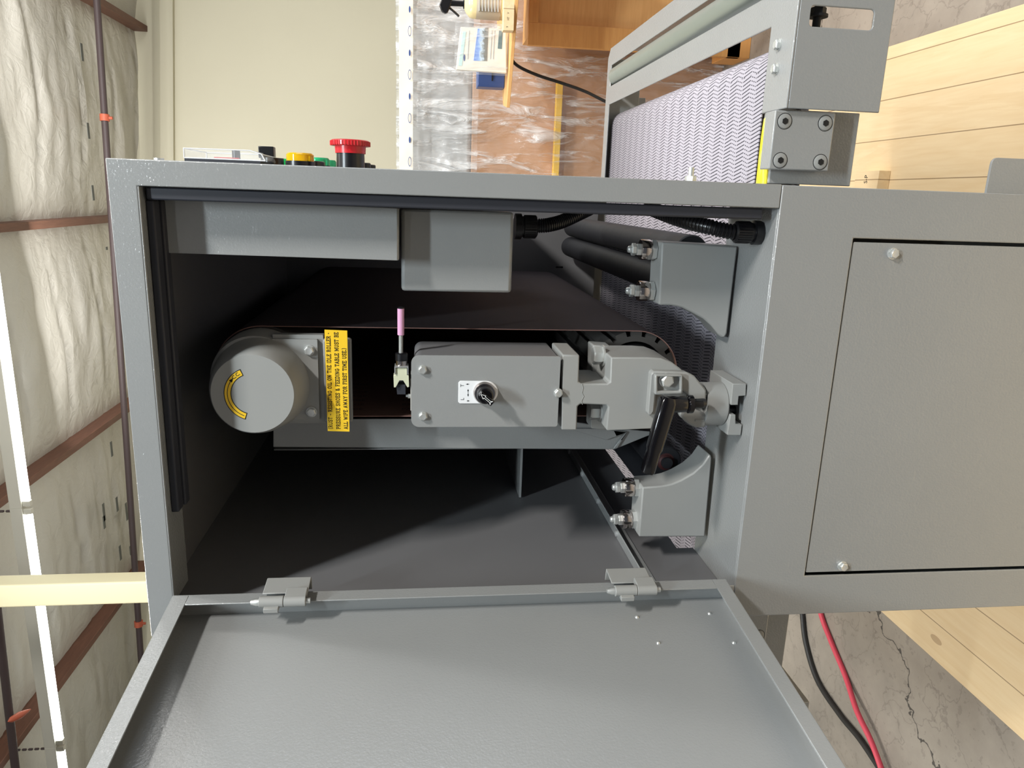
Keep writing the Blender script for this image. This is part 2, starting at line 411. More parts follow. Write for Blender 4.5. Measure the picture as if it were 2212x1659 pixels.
# roof deck over it and out to the front
box(b, -9, 6, 3.0, 9.3, 4.6, 4.65)
ceil = struct(obj('ceiling', b, 'foil', smooth=180))
b = B(); box(b, -9, 6, -1.5, 3.0, 4.46, 4.5); struct(obj('ceiling', b, 'foil'))
for k, (x0, y0, x1, y1) in enumerate([(174, 93, 179, 132), (188, 265, 193, 300), (198, 400, 203, 433), (224, 534, 236, 539), (238, 955, 243, 985), (250, 1075, 255, 1103), (213, 1125, 236, 1131), (222, 1088, 226, 1125), (268, 1090, 278, 1120), (257, 1180, 262, 1208), (275, 1186, 288, 1191)]):
    a, c = at(x0, y0, Z=4.3), at(x1, y1, Z=4.3)
    b = B(); hh = sag((a.x+c.x)/2, min(9, (a.y+c.y)/2)) if True else 4.3
    cxx, cyy = (a.x+c.x)/2, (a.y+c.y)/2
    z = 4.3
    box(b, min(a.x, c.x), max(a.x, c.x), cyy-.022, cyy+.022, z-.004, z)
    o = obj('seam_tape', b, 'tear', ceil)
k = 0
for x, y0 in zip(RX[1:-1], (3.1, 3.1, 3.1, 3.1)):
    b = B(); box(b, x-.032, x+.032, y0, 8.9, 4.31, 4.52); k += 1
    o = struct(obj('trim_%d' % (k+1), b, 'rafter', bevel=.004))
# sprinkler pipe along the far bay
pp = [at(*p, Z=4.18) for p in [(205, -60), (225, 338), (262, 900), (303, 1400)]]
root = thing('sprinkler_pipe', (pp[0].x, pp[0].y, 4.18), 'dark iron pipe crossing under the far ceiling near the cream wall', 'pipe')
b = B(); tube(b, [pp[0]+(pp[0]-pp[-1])*.2, pp[-1]+(pp[-1]-pp[0])*.2], .03, 16); obj('pipe', b, 'pipe', root)
for p in [(223, 253), (301, 1345)]:
    q = at(*p, Z=4.18); b = B(); d_ = (pp[-1]-pp[0]).normalized()
    q = pp[0]+d_*((q-pp[0]).dot(d_))
    cyl(b, q-d_*.03, d_, .06, .042, 20); cyl(b, q, (0, 0, -1), .07, .014, 12); obj('sprinkler_head', b, 'orange', root, label='rust red fitting with sprinkler')
p0, p1 = at(0, 1370, Z=4.0), at(38, 1700, Z=4.0)
b = B(); d_ = (p1-p0).normalized(); tube(b, [p0-d_*.8, p1+d_*1.5], .026, 14)
tag(obj('iron_pipe', b, 'pipe'), 'dark iron pipe above the fluorescent tubes, at the lower left of the photo', 'pipe')
p = at(15, 1566, Z=3.97); b = B(); lathe(b, p+Vector((.04, -.02, -.02)), (-.25, 1, -.3), [(0, .002), (.03, .02), (.1, .024), (.16, .012), (.19, .002)], 12)
tag(obj('warning_ribbon', b, 'orange'), 'small orange ribbon tied on the dark pipe beside the tubes', 'ribbon')
# fluorescent tubes: one continuous run
q0, q1, q2 = at(5, 500, Z=4.0), at(62, 1095, Z=4.0), at(133, 1608, Z=4.0)
run = (q2-q1).normalized(); L0 = (q2-q1).length
root = None
for i in range(-3, 2):
    s = q1 + run*(L0*i); e = s + run*L0
    lab = {-3: 'first', -2: 'fluorescent tube light over the right half of the ceiling bay', -1: 'fluorescent tube light crossing the photo left of the first hanger', 0: 'fluorescent tube light passing behind the cream post', 1: 'fluorescent tube light at the lower left corner of the photo'}[i]
    if i < -2: lab = 'fluorescent tube light at the top left edge of the photo'
    root = thing('tube_light', s, lab, 'ceiling light', 'row of fluorescent tube lights')
    b = B(); tube(b, [s+run*.06, e-run*.06], .019, 16); obj('tube', b, 'tube', root)
    b = B(); pd = run.cross(Vector((0, 0, 1))).normalized()
    for sg in (-1, 1): pass
    def bar(bm, a, c, w, z0, z1, off=0):
        n_ = run.cross(Vector((0, 0, 1))).normalized()
        prism_z(bm, [((a+n_*(off-w)).x, (a+n_*(off-w)).y), ((c+n_*(off-w)).x, (c+n_*(off-w)).y), ((c+n_*(off+w)).x, (c+n_*(off+w)).y), ((a+n_*(off+w)).x, (a+n_*(off+w)).y)], z0, z1)
    bar(b, s, e, .035, s.z+.03, s.z+.11); obj('housing', b, 'white_tube_house', root, bevel=.003)
    for w_ in (s+run*.03, e-run*.03):
        b = B(); box(b, w_.x-.02, w_.x+.02, w_.y-.02, w_.y+.02, w_.z-.02, w_.z+.03); obj('lamp_holder', b, 'white_tube_house', root, bevel=.003)
    b = B()
    for k in range(9):
        zc = s.z+.12+k*.045; lathe(b, s+run*.03+Vector((0, 0, .12+k*.045-.0)), (0, 0, 1), [(0, .003), (.004, .009), (.03, .009), (.036, .003)], 6)
    obj('hanging_chain', b, 'pipe', root)
# cream post
b = B(); a0, a1 = at(150, 1261, Y=3.0), at(150, 1309, Y=3.0)
prism_z(b, rrect(a1.x, a0.x, 3.0, 3.12, .012), FZ, 4.42)
post = thing('cream_post', ((a0.x+a1.x)/2, 3.06, FZ), 'cream painted square post rising past the fluorescent tubes', 'post')
obj('shaft', b, 'post', post)
b = B(); box(b, a1.x-.05, a0.x+.05, 2.95, 3.17, FZ, FZ+.012); obj('base_plate', b, 'post', post)

# platform
b = B(); box(b, -1.06, .43, -.75, 1.62, -.04, 0)
plat = thing('plank_platform', (-.3, .5, FZ), 'pale pine plank platform the sander stands on', 'platform')
obj('deck', b, 'plank', plat, bevel=.002)
for x in (-.98, -.3, .30):
    b = B(); box(b, x, x+.09, -.7, 1.58, FZ, -.04); obj('runner', b, 'lumber', plat, bevel=.002)

# hoses on the floor
def floorpath(pts, r): return [at(*p, Z=FZ+r) for p in pts]
hp = floorpath([(1733, 1325), (1741, 1390), (1766, 1470), (1815, 1545), (1860, 1600), (1920, 1690), (1990, 1790)], .009)
hp = [hp[0]+Vector((.25, .1, 0)), hp[0]+Vector((.12, .06, 0))]+hp
b = B(); tube(b, spline(hp, 10), .009, 12); tag(obj('air_hose', b, 'hose_black'), 'black hose curving over the concrete beside the red one', 'hose')
hp = floorpath([(1773, 1325), (1795, 1385), (1826, 1460), (1862, 1535), (1895, 1605), (1925, 1690), (1950, 1790)], .0085)
for q_ in hp[3:]: q_.z += .017
hp = [hp[0]+Vector((.22, .15, 0)), hp[0]+Vector((.1, .08, 0))]+hp
b = B(); tube(b, spline(hp, 10), .0085, 12); tag(obj('air_hose', b, 'hose_red'), 'red hose running over the concrete, crossing the black hose', 'hose')

# ================================================================== THE SANDER
CX = -.2415
S = thing('wide_belt_sander', (-.26, .55, 0), 'large grey wide belt sander with its end door open', 'sander')
# upper cabinet
b = B()
outer = [(-.545, .826), (-.499, .826), (-.499, 1.5515), (-.0015, 1.5515), (-.0015, .8265), (.0262, .8265), (.0262, 1.581), (-.545, 1.581)]
prism_y(b, outer, 0, .002)
# the rail and stile returns
box(b, -.499, -.0015, .0, .055, 1.5495, 1.5515); box(b, -.0015, .0005, 0, .05, .8265, 1.5515)
obj('front_frame', b, 'paint', S, bevel=.0012)
b = B()
box(b, -.545, .0262, .002, 1.06, 1.579, 1.5812)                       # top
prism_x(b, [(.002, .8265), (.154, .8265), (.154, .852), (1.02, .852), (1.06, .80), (1.06, 1.579), (.002, 1.579)], -.545, -.52)
obj('cabinet_shell', b, 'paint_shade', S, bevel=.001)
b = B()
prism_x(b, [(.002, .8265), (.154, .8265), (.154, 1.12), (1.02, 1.12), (1.02, .80), (1.06, .80), (1.06, 1.579), (.002, 1.579)], .001, .0262)
obj('side_panel', b, 'paint', S, bevel=.001)
b = B(); prism_y(b, [(-.521, .8), (.002, .8), (.002, 1.5792), (-.521, 1.5792)], 1.04, 1.06, holes=[[(-.172, .884), (-.168, .884), (-.168, .903), (-.172, .903)][::1], ])
obj('rear_panel', b, 'paint_shade', S)
# left wall trim angle with screws
b = B(); box(b, -.52, -.505, .02, 1.03, .937, .939); box(b, -.52, -.518, .02, 1.03, .918, .939); tr_ = obj('wall_angle', b, 'paint', S, bevel=.001)
for y in (.19, .32, .45, .58):
    b = B(); lathe(b, (-.511, y, .939), (0, 0, 1), [(0, .006), (.003, .005), (.004, .002)], 12); obj('screw', b, 'paint', tr_)
# rubber gaskets
b = B(); prism_y(b, [(-.0155, .842), (-.0022, .842), (-.0022, 1.546), (-.0155, 1.546)], .008, .03)
box(b, -.385, -.0155, .014, .032, 1.5405, 1.5495); box(b, -.385, -.0155, .036, .052, 1.5385, 1.5495)
obj('door_seal', b, 'gasket', S, bevel=.002)
# lower cabinet
b = B()
px0, px1, pz0, pz1 = -.4836, -.0382, .16, .7252
prism_y(b, [(-.547, 0), (.0255, 0), (.0255, .8258), (-.547, .8258)], 0, .004, holes=[[(px0-.0045, pz0-.003), (px1+.0045, pz0-.003), (px1+.0045, pz1+.0015), (px0-.0045, pz1+.0015)]])
box(b, -.547, .0255, .004, .150, .8218, .8258)
box(b, -.547, -.543, .004, .150, 0, .8218); box(b, .0215, .0255, .004, .150, 0, .8218); box(b, -.543, .0215, .146, .150, 0, .8218)
low = obj('lower_cabinet', b, 'paint', S, bevel=.0015)
b = B(); prism_y(b, rrect(px0, px1, pz0, pz1, .002), .002, .0045)
ap = obj('access_panel', b, 'paint', S, bevel=.0006)
for c in ((1929, 548), (1820, 1223)):
    p = at(*c, Y=.001); obj('bolt', bolt_bm((p.x, .002, p.z), (0, -1, 0), .0062, .0045), 'steel', ap)
# rear column so the machine stands
b = B(); box(b, -.52, 0, 1.0605, 1.2, 0, 1.0); obj('rear_column', b, 'paint', S, bevel=.002)
b = B(); box(b, -.5, -.02, .3, 1.06, 0.0, .06); obj('base_beam', b, 'paint', S, bevel=.002)

# box-like covers at the top right of the opening
b = B(); p = xz([(345, 428), (345, 546), (863, 562), (863, 450)], .045)
prism_y(b, [(-.014, 1.545), (-.0755, 1.545), (-.078, 1.276), (-.0165, 1.276)], .045, .17)
obj('switch_cover', b, 'paint', S, bevel=.002)
b = B(); prism_y(b, [(-.0175, 1.274), (-.118, 1.274), (-.118, 1.135), (-.0175, 1.135)], .075, .22)
obj('wiring_cover', b, 'paint', S, bevel=.004)

# conduits
def conduit(path, rr, glandpos, glanddir, gl, gr):
    root_ = B(); pts = spline(path, 14); L = 0; out = []; radii = []
    # resample with ripples
    n = 150
    tot = sum((pts[i+1]-pts[i]).length for i in range(len(pts)-1))
    step = tot/n; acc = 0; i = 0; pos = pts[0]; res = [pts[0]]
    for i in range(len(pts)-1):
        seg = pts[i+1]-pts[i]; l = seg.length
        while acc + l >= step:
            u = (step-acc)/l if l else 0; pos = pts[i]+seg*u
            res.append(pos); seg = pts[i+1]-pos; pts[i] = pos; l = seg.length; acc = 0
        acc += l
    radii = [rr*(1 if (k % 5) in (0, 1, 2) else .86) for k in range(len(res))]
    tube(root_, res, rr, 16, radii=radii)
    cd = obj('corrugated_conduit', root_, 'black', S)
    g = B(); c = Vector(glandpos); a = Vector(glanddir).normalized()
    lathe(g, c, a, [(0, gr*1.12), (gl*.28, gr*1.12), (gl*.3, gr*.9), (gl*.38, gr*.9), (gl*.4, gr), (gl*.95, gr*.97), (gl, gr*.8)], 12)
    for k in range(24):
        an = 2*PI*k/24; _, p_, q_ = frame3(a); d2 = p_*math.cos(an)+q_*math.sin(an)
        cc = c+a*gl*.42+d2*gr*.97
        tube(g, [cc, cc+a*gl*.5], .0007, 4)
    obj('cable_gland', g, 'black', cd)
ga = at(1641, 503, Z=.827)
conduit([ga+Vector((0, 0, .030)), at(1570, 499, Y=ga.y+.002), at(1535, 491, Y=ga.y+.008), at(1485, 479, Y=ga.y+.03), at(1440, 464, Y=ga.y+.06), at(1400, 448, Y=ga.y+.09)], .0098, ga, (0, 0, 1), .034, .0135)
conduit([at(1160, 488, Y=.13), at(1185, 486, Y=.13), at(1215, 478, Y=.135), at(1250, 462, Y=.14), at(1275, 450, Y=.15)], .0095, at(1112, 489, Y=.13), (0, 0, -1), .03, .0150)

# ---- conveyor
x0c, x1c, zt, rc = -.795, .212, .79, .034
loop = []
for i in range(13): loop.append((x1c-rc+rc*math.sin(PI*i/12), zt-rc+rc*math.cos(PI*i/12)))
for i in range(13): loop.append((x0c+rc-rc*math.sin(PI*i/12), zt-rc-rc*math.cos(PI*i/12)))
b = B(); uvl = b.loops.layers.uv.new('UVMap')
arc = [0]
for i in range(len(loop)): 
    a, c = loop[i], loop[(i+1) % len(loop)]; arc.append(arc[-1]+math.dist(a, c))
Y0c, Y1c = .16, 1.0
v0 = [b.verts.new((x, Y0c, z)) for x, z in loop]; v1 = [b.verts.new((x, Y1c, z)) for x, z in loop]
n = len(loop)
for i in range(n):
    f = b.faces.new((v0[i], v0[(i+1) % n], v1[(i+1) % n], v1[i]))
    for l_, (uu, vv) in zip(f.loops, [(arc[i], 0), (arc[i+1], 0), (arc[i+1], Y1c-Y0c), (arc[i], Y1c-Y0c)]): l_[uvl].uv = (uu, vv)
cb = obj('conveyor_belt', b, 'conveyor', S, smooth=60)
sm = cb.modifiers.new('thick', 'SOLIDIFY'); sm.thickness = .003; sm.offset = -1
b = B(); box(b, x0c+.045, x1c-.045, .17, .99, .735, .7865); obj('conveyor_bed', b, 'rubber_grey', S)
for xx in (x1c-rc, x0c+rc):
    b = B(); lathe(b, (xx, .15, zt-rc), (0, 1, 0), [(0, .012), (.012, .012), (.012, .0295), (.848, .0295), (.848, .012), (.862, .012)], 32); obj('belt_drum', b, 'galv', S)
def side(sg):
    """in- and outfeed ends; sg=+1 right, -1 left"""
    sh = 0 if sg > 0 else .10
    def mxx(x, k=1): return x if sg > 0 else 2*CX-x-.037-sh*k
    def bx(bm, xa, xb, *r, k=1): a, c = sorted((mxx(xa, k), mxx(xb, k))); box(bm, a, c, *r)
    zb = .679 if sg > 0 else .651
    b = B(); bx(b, .030-(sh and .1), .122, .098, .101, .683, .797); bx(b, .030-(sh and .1), .122, .101, .134, .794, .797)
    obj('table_rail', b, 'paint', S, bevel=.0012)
    b = B(); bx(b, .0465, .1172, .07, .098, .732, .812, k=0)
    sp_ = obj('clamp_plate', b, 'paint', S, bevel=.0015)
    for zz in (.7445, .7985):
        for xx in (.0575, .1045):
            g = B(); lathe(g, (mxx(xx, 0), .0712, zz), (0, -1, 0), [(0, .0088), (.0022, .0085), (.0026, .0078)], 28); sc_ = obj('socket_screw', g, 'cast', sp_)
            lathe_ = B(); lathe(lathe_, (mxx(xx, 0), .0684, zz), (0, -1, 0), [(0, .0042), (.0005, .0040)], 6); lathe(lathe_, (mxx(xx, 0), .0700, zz), (0, -1, 0), [(0, .0100), (.0001, .0092)], 28, cap=False)
            obj('socket_recess', lathe_, 'ink', sp_)
    b = B(); bx(b, .02-(sh and .1), .25, 1.03, 1.036, .70, .797); obj('far_table_rail', b, 'paint', S, bevel=.001)
    # end frame: an open comb of sheet metal
    X0, X1, Y0, Y1, ZT = .119, .353, .062, 1.02, .803
    m2 = (lambda a, c: (mxx(a), c))
    outer = [m2(*p) for p in [(X0, Y0), (X1, Y0), (X1, Y1-.02), (X1-.02, Y1), (X0-.085, Y1), (X0-.085, .985), (.2245, .985), (.2245, .130), (X0, .130)]]
    h2 = [m2(*p) for p in [(.2655, .130), (.3125, .130), (.3125, .985), (.2655, .985)]]
    b = B(); prism_z(b, outer, ZT-.003, ZT, holes=[h2])
    slot = [m2(x, z) for x, z in rrect(.213, .236, .704, .786, .005)]
    fr_ = [m2(*p) for p in [(X0, zb), (X1, zb), (X1, ZT-.003), (X0, ZT-.003)]]
    prism_y(b, fr_, Y0, Y0+.003, holes=[slot])
    bx(b, X1-.003, X1, Y0+.003, Y1-.02, .72, ZT-.003); bx(b, X0-.085, X1-.02, Y1-.003, Y1, .72, ZT-.003)
    if sg < 0: bx(b, X0, X0+.003, Y0+.003, .2, zb, ZT-.003)
    ef = obj('end_frame', b, 'paint', S, bevel=.0012)
    b = B(); lathe(b, (mxx(.289), .125, .787), (0, 1, 0), [(0, .008), (.012, .008), (.012, .0215), (.858, .0215), (.858, .008), (.87, .008)], 40); obj('support_roller', b, 'galv', ef)
    if sg > 0:
        for c in ((1680, 97), (1675, 149)):
            p = at(*c, Z=ZT+.002); obj('bolt', bolt_bm((p.x, p.y, ZT), (0, 0, 1), .0062, .005), 'steel', ef)
        p = at(1766, 32, Y=.085); g = B(); hexn(g, (p.x, .085, p.z), (1, 0, 0), .0085, .0098, .1); cyl(g, (p.x-.003, .085, p.z), (1, 0, 0), .003, .0125, 24); cyl(g, (p.x-.055, .085, p.z), (1, 0, 0), .053, .005, 16); obj('adjusting_bolt', g, 'rubber', ef)
        b = B()
        prism_z(b, [(.0285, .103), (.110, .103), (.118, .112), (.113, .131), (.09, .1335), (.0285, .1335)], .797, .7985)
        obj('masking_tape', b, 'tape_yellow', ef, label='yellow greasy tape strip')
side(1); side(-1)
# stud on the outside of the stile
b = B(); hexn(b, (.0262, .1, .903), (1, 0, 0), .009, .0075); cyl(b, (.035, .1, .903), (1, 0, 0), .011, .0035, 16); obj('stop_stud', b, 'steel', S)

# ---- pressure roller brackets
def bracket(sg):
    P_ = (lambda x: x) if sg > 0 else (lambda x: 2*CX-x)
    y0, y1 = .10, .147
    if sg > 0: pts = xz([(1430, 523), (1594, 532), (1571, 721), (1566, 729), (1558, 729), (1550, 720), (1536, 703), (1520, 689), (1500, 678), (1472, 664), (1450, 660), (1423, 659)], y0)
    else: pts = xz([(1388, 1053), (1380, 1160), (1523, 1160), (1538, 990), (1535, 982), (1531, 985), (1518, 1004), (1498, 1022), (1472, 1037), (1450, 1046), (1430, 1050)], y0)
    b = B(); prism_y(b, pts, y0, y1); br = obj('roller_bracket', b, 'cast', S, bevel=.003)
    # rounded rear bosses under the adjusting bolts
    return br
def adj(br, c, Y=.125):
    """stacked nut, ring, two small nuts and a threaded tip, axis vertical"""
    p = at(*c, Y=Y); x, y = p.x, Y; z = p.z
    m = B(); hexn(m, (x, y, z), (0, 0, 1), .008, .0142, .2); j = obj('base_nut', m, 'steel', br)
    m = B(); lathe(m, (x, y, z+.008), (0, 0, 1), [(0, .0132), (.001, .0138), (.0125, .0138), (.0135, .0132)], 32); obj('spring_ring', m, 'steel_bright', br)
    m = B(); hexn(m, (x, y, z+.0205), (0, 0, 1), .007, .0085, .1); hexn(m, (x, y, z+.0278), (0, 0, 1), .006, .0085, .5)
    lathe(m, (x, y, z+.033), (0, 0, 1), [(0, .0048), (.004, .0048), (.0055, .0038)], 16); obj('lock_nut', m, 'steel', br)
    m = B(); cyl(m, (x, y, z-.006), (0, 0, 1), .006, .0105, 24); obj('boss', m, 'cast', br)
br = bracket(1); adj(br, (1416, 540)); adj(br, (1411, 629))
bl = bracket(-1); adj(bl, (1378, 1052)); adj(bl, (1373, 1121))
# pressure rollers
for x, zc in ((-.066, .870), (-.115, .874), (-.380, .880), (-.432, .874)):
    b = B(); lathe(b, (x, .153, zc), (0, 1, 0), [(0, .0085), (.008, .0085), (.008, .0225), (.010, .0242), (.85, .0242), (.852, .0225), (.852, .009), (.87, .009)], 36)
    pr_ = obj('pressure_roller', b, 'rubber', S)
    b = B(); lathe(b, (x, .158, zc), (0, 1, 0), [(.0, .009), (.0025, .011), (.003, .0135)], 28); obj('bearing_seal', b, 'bearing_red', pr_, label='dull red bearing seal') if x < -.2 else b.free()

# ---- sanding belt (its own thing), rollers
ZT1, ZB1, RB = 1.462, .942, .0638
def loopxz(r):
    o = []
    for i in range(33): a = PI*i/32; o.append((CX+r*math.cos(a), ZT1+r*math.sin(a)))
    for i in range(33): a = PI+PI*i/32; o.append((CX+r*math.cos(a), ZB1+r*math.sin(a)))
    return o
b = B(); lo, li = loopxz(RB), loopxz(RB-.0012)
Y0b, Y1b = .152, .99
A = [[b.verts.new((x, y, z)) for x, z in l] for l, y in ((lo, Y0b), (lo, Y1b), (li, Y0b), (li, Y1b))]
n = len(lo)
for i in range(n):
    j = (i+1) % n
    b.faces.new((A[0][i], A[0][j], A[1][j], A[1][i])).material_index = 0
    b.faces.new((A[2][i], A[2][j], A[3][j], A[3][i])).material_index = 1
    b.faces.new((A[0][i], A[0][j], A[2][j], A[2][i])).material_index = 2
    b.faces.new((A[1][i], A[1][j], A[3][j], A[3][i])).material_index = 2
SB = obj('sanding_belt', b, ['grit', 'backing', 'belt_edge'], smooth=50)
tag(SB, 'wide brown abrasive sanding belt stretched over the two rollers inside the sander', 'sanding belt')
for r_ in range(7):      # faint backing print inside the far run
    for c_ in range(2):
        text('backing_print', 'PAGE', .0125, (CX-RB+.0016, .185+r_*.024, 1.262+c_*.085), 'backing_ink', SB, ax=(0, 0, -1), up=(0, 1, 0), sx=1)
b = B(); lathe(b, (CX, .16, ZT1), (0, 1, 0), [(0, .05), (0, .0625), (.83, .0625), (.83, .02)], 48); obj('tension_roller', b, 'rubber_grey', S)
# rubber contact drum with notched rim
def ringface(bm, y, outer, inner):
    pass
b = B(); nt = 16; outp = []
for k in range(nt):
    for f_, rr in ((0, .0624), (.30, .0624), (.34, .0545), (.62, .0545), (.66, .0624)):
        a = 2*PI*(k+f_)/nt; outp.append((CX+rr*math.cos(a), ZB1+rr*math.sin(a)))
inp = [(CX+.047*math.cos(2*PI*i/40), ZB1+.047*math.sin(2*PI*i/40)) for i in range(40)]
prism_y(b, outp, .158, .984, holes=[inp]); dr = obj('contact_drum', b, 'rubber_grey', S, bevel=.0)
b = B(); lathe(b, (CX, .166, ZB1), (0, 1, 0), [(0, .02), (0, .042), (.01, .047)], 40); obj('drum_hub', b, 'black', dr)

# ---- top roller housing cap
b = B(); c0 = at(546, 851, Y=.06)
prism_y(b, rrect(-.302, -.182, 1.376, 1.44, .001), .112, .125); cp = obj('tension_housing', b, 'cast', S, bevel=.001)
b = B(); prism_y(b, rrect(-.296, -.187, 1.383, 1.44, .001), .107, .112); obj('cover_plate', b, 'cast', cp, bevel=.0006)
b = B(); CZ = c0.z; CXX = c0.x
lathe(b, (CXX, .108, CZ), (0, -1, 0), [(0, .0625), (.006, .0605), (.030, .0570), (.046, .0520), (.049, .0500)], 64)
cap_ = obj('roller_end_cap', b, 'cast', cp, smooth=28)
b = B(); lathe(b, (CX, .150, ZT1), (0, -1, 0), [(0, .061), (.02, .061), (.042, .058)], 48); obj('roller_shroud', b, 'cast', cp)
for c in ((668, 757), (673, 890)):
    p = at(*c, Y=.106); obj('bolt', bolt_bm((p.x, .107, p.z), (0, -1, 0), .0062, .0045), 'steel', cp)
# rotation sticker (arc over the top)
def arcband(r0, r1, a0, a1, y, thick, n=40):
    bm = B(); pts = []
    for i in range(n+1): a = R(a0+(a1-a0)*i/n); pts.append((CXX+r1*math.cos(a), CZ+r1*math.sin(a)))
    for i in range(n, -1, -1): a = R(a0+(a1-a0)*i/n); pts.append((CXX+r0*math.cos(a), CZ+r0*math.sin(a)))
    prism_y(bm, pts, y-thick, y); return bm
yf = .108-.049
st = obj('rotation_sticker', arcband(.0255, .0345, 22, 163, yf, .0002), 'ink', cp, label='black edged yellow arc sticker')
obj('sticker_face', arcband(.0265, .0335, 24, 161, yf-.0002, .0002), 'yellow', cp)
obj('arc_line', arcband(.0297, .0305, 50, 158, yf-.0004, .0001), 'ink', cp)
b = B(); a = R(52); pc = Vector((CXX+.030*math.cos(a), yf-.0004, CZ+.030*math.sin(a))); tdir = Vector((math.sin(a), 0, -math.cos(a))); nd_ = Vector((math.cos(a), 0, math.sin(a)))
vs = [b.verts.new(pc+tdir*.003), b.verts.new(pc-tdir*.003+nd_*.0022), b.verts.new(pc-tdir*.003-nd_*.0022)]; b.faces.new(vs); obj('arrow_head', b, 'ink', cp)
a = R(38); text('rotation_lettering', 'C.C.', .0062, (CXX+.030*math.cos(a), yf-.0005, CZ+.030*math.sin(a)), 'ink', cp, ax=(math.sin(a), 0, -math.cos(a)), up=(math.cos(a), 0, math.sin(a)), bold=.00014)

# ---- yellow warning label hanging below the housing
lab = xz([(701, 712), (750, 714), (755, 932), (708, 931)], .098)
b = B(); prism_y(b, lab, .0975, .098)
wl = obj('warning_label', b, 'yellow', S, label='yellow label with three lines of black lettering')
b = B(); prism_y(b, [(-.300, 1.34), (-.186, 1.34), (-.186, 1.376), (-.300, 1.376)], .1065, .12); obj('label_bracket', b, 'cast', S, bevel=.003)
O_ = [(1.0, 3), (1.0, 7), (2.0, 9.3), (3.7, 10), (5.4, 9.3), (6.4, 7), (6.4, 3), (5.4, .7), (3.7, 0), (2.0, .7), (1.0, 3)]
GL = {' ': (4, [], []), 'I': (3.4, [[(1.7, 0), (1.7, 10)]], [(1.7, 0), (1.7, 10)]),
 'T': (7, [[(3.5, 0), (3.5, 10)], [(.6, 8), (.6, 10), (6.4, 10), (6.4, 8)]], [(3.5, 0)]),
 'L': (6.6, [[(1.8, 10), (1.8, 0)], [(.4, 0), (6.2, 0), (6.2, 2.6)]], [(1.8, 10)]),
 'E': (7, [[(1.8, 0), (1.8, 10)], [(.4, 10), (6.2, 10), (6.2, 8)], [(1.8, 5.2), (4.8, 5.2)], [(.4, 0), (6.5, 0), (6.5, 2.2)]], []),
 'F': (6.6, [[(1.8, 0), (1.8, 10)], [(.4, 10), (6.2, 10), (6.2, 8)], [(1.8, 5.2), (4.8, 5.2)]], [(1.8, 0)]),
 'H': (8.2, [[(1.8, 0), (1.8, 10)], [(6.4, 0), (6.4, 10)], [(1.8, 5.2), (6.4, 5.2)]], [(1.8, 0), (1.8, 10), (6.4, 0), (6.4, 10)]),
 'N': (8.4, [[(1.8, 0), (1.8, 10), (6.6, 0), (6.6, 10)]], [(1.8, 0), (6.6, 10), (1.2, 10)]),
 'M': (9.6, [[(1.8, 0), (1.8, 10), (4.8, 2.5), (7.8, 10), (7.8, 0)]], [(1.8, 0), (7.8, 0), (1.2, 10), (8.4, 10)]),
 'R': (7.8, [[(1.8, 0), (1.8, 10), (4.8, 10), (6, 9), (6, 6.4), (4.8, 5.3), (1.8, 5.3)], [(4, 5.3), (6.3, 0)]], [(1.8, 0), (6.6, 0), (1.2, 10)]),
 'P': (7.2, [[(1.8, 0), (1.8, 10), (5, 10), (6.2, 9), (6.2, 6.2), (5, 5.1), (1.8, 5.1)]], [(1.8, 0), (1.2, 10)]),
 'B': (7.4, [[(.6, 0), (5, 0), (6.4, 1.1), (6.4, 4.2), (5, 5.3), (1.8, 5.3)], [(.6, 10), (4.8, 10), (6, 9), (6, 6.3), (4.8, 5.3)], [(1.8, 0), (1.8, 10)]], []),
 'D': (7.8, [[(.6, 0), (4.6, 0), (6.5, 2.2), (6.5, 7.8), (4.6, 10), (.6, 10)], [(1.8, 0), (1.8, 10)]], []),
 'O': (7.6, [O_], []), 'U': (8.2, [[(1.6, 10), (1.6, 2.4), (2.8, .4), (4.1, 0), (5.4, .4), (6.6, 2.4), (6.6, 10)]], [(1.6, 10), (6.6, 10)]),
 'S': (6.8, [[(5.9, 7.6), (5.9, 9), (4.6, 10), (2.6, 10), (1.2, 9), (1.2, 6.8), (2.2, 5.7), (4.8, 4.6), (5.9, 3.4), (5.9, 1.2), (4.6, 0), (2.4, 0), (1, 1), (1, 2.6)]], []),
 'G': (7.8, [[(6.2, 7.4), (5.4, 9.3), (3.7, 10), (2, 9.3), (1, 7), (1, 3), (2, .7), (3.7, 0), (5.4, .5), (6.4, 1.6), (6.4, 4.4)], [(4.4, 4.4), (7.2, 4.4)]], []),
 'A': (7.8, [[(1.2, 0), (3.9, 10), (6.6, 0)], [(2.1, 3.2), (5.7, 3.2)]], [(1.2, 0), (6.6, 0)]),
 'W': (10.4, [[(1.2, 10), (3.2, 0), (5.2, 8.6), (7.2, 0), (9.2, 10)]], [(1.2, 10), (9.2, 10)]),
 'Y': (7.6, [[(1, 10), (3.8, 4.8), (6.6, 10)], [(3.8, 4.8), (3.8, 0)]], [(1.1, 10), (6.5, 10), (3.8, 0)]),
 '&': (8, [[(7, 0), (2.2, 7.4), (2.2, 9), (3.4, 10), (4.6, 9), (4.6, 7.6), (1.6, 4.2), (1.2, 1.8), (2.8, 0), (4.6, .4), (6.8, 4.6)]], []),
 '-': (5, [[(.8, 4), (4.2, 4)]], []), '.': (2.6, [[(1.3, 0), (1.3, 1.2)]], []), '`': (4, [[(1, 5.5), (2.6, 3.8)]], []),
 '(': (4, [[(3.2, 11.5), (1.6, 8), (1.6, 2), (3.2, -1.5)]], []), ')': (4, [[(.8, 11.5), (2.4, 8), (2.4, 2), (.8, -1.5)]], [])}
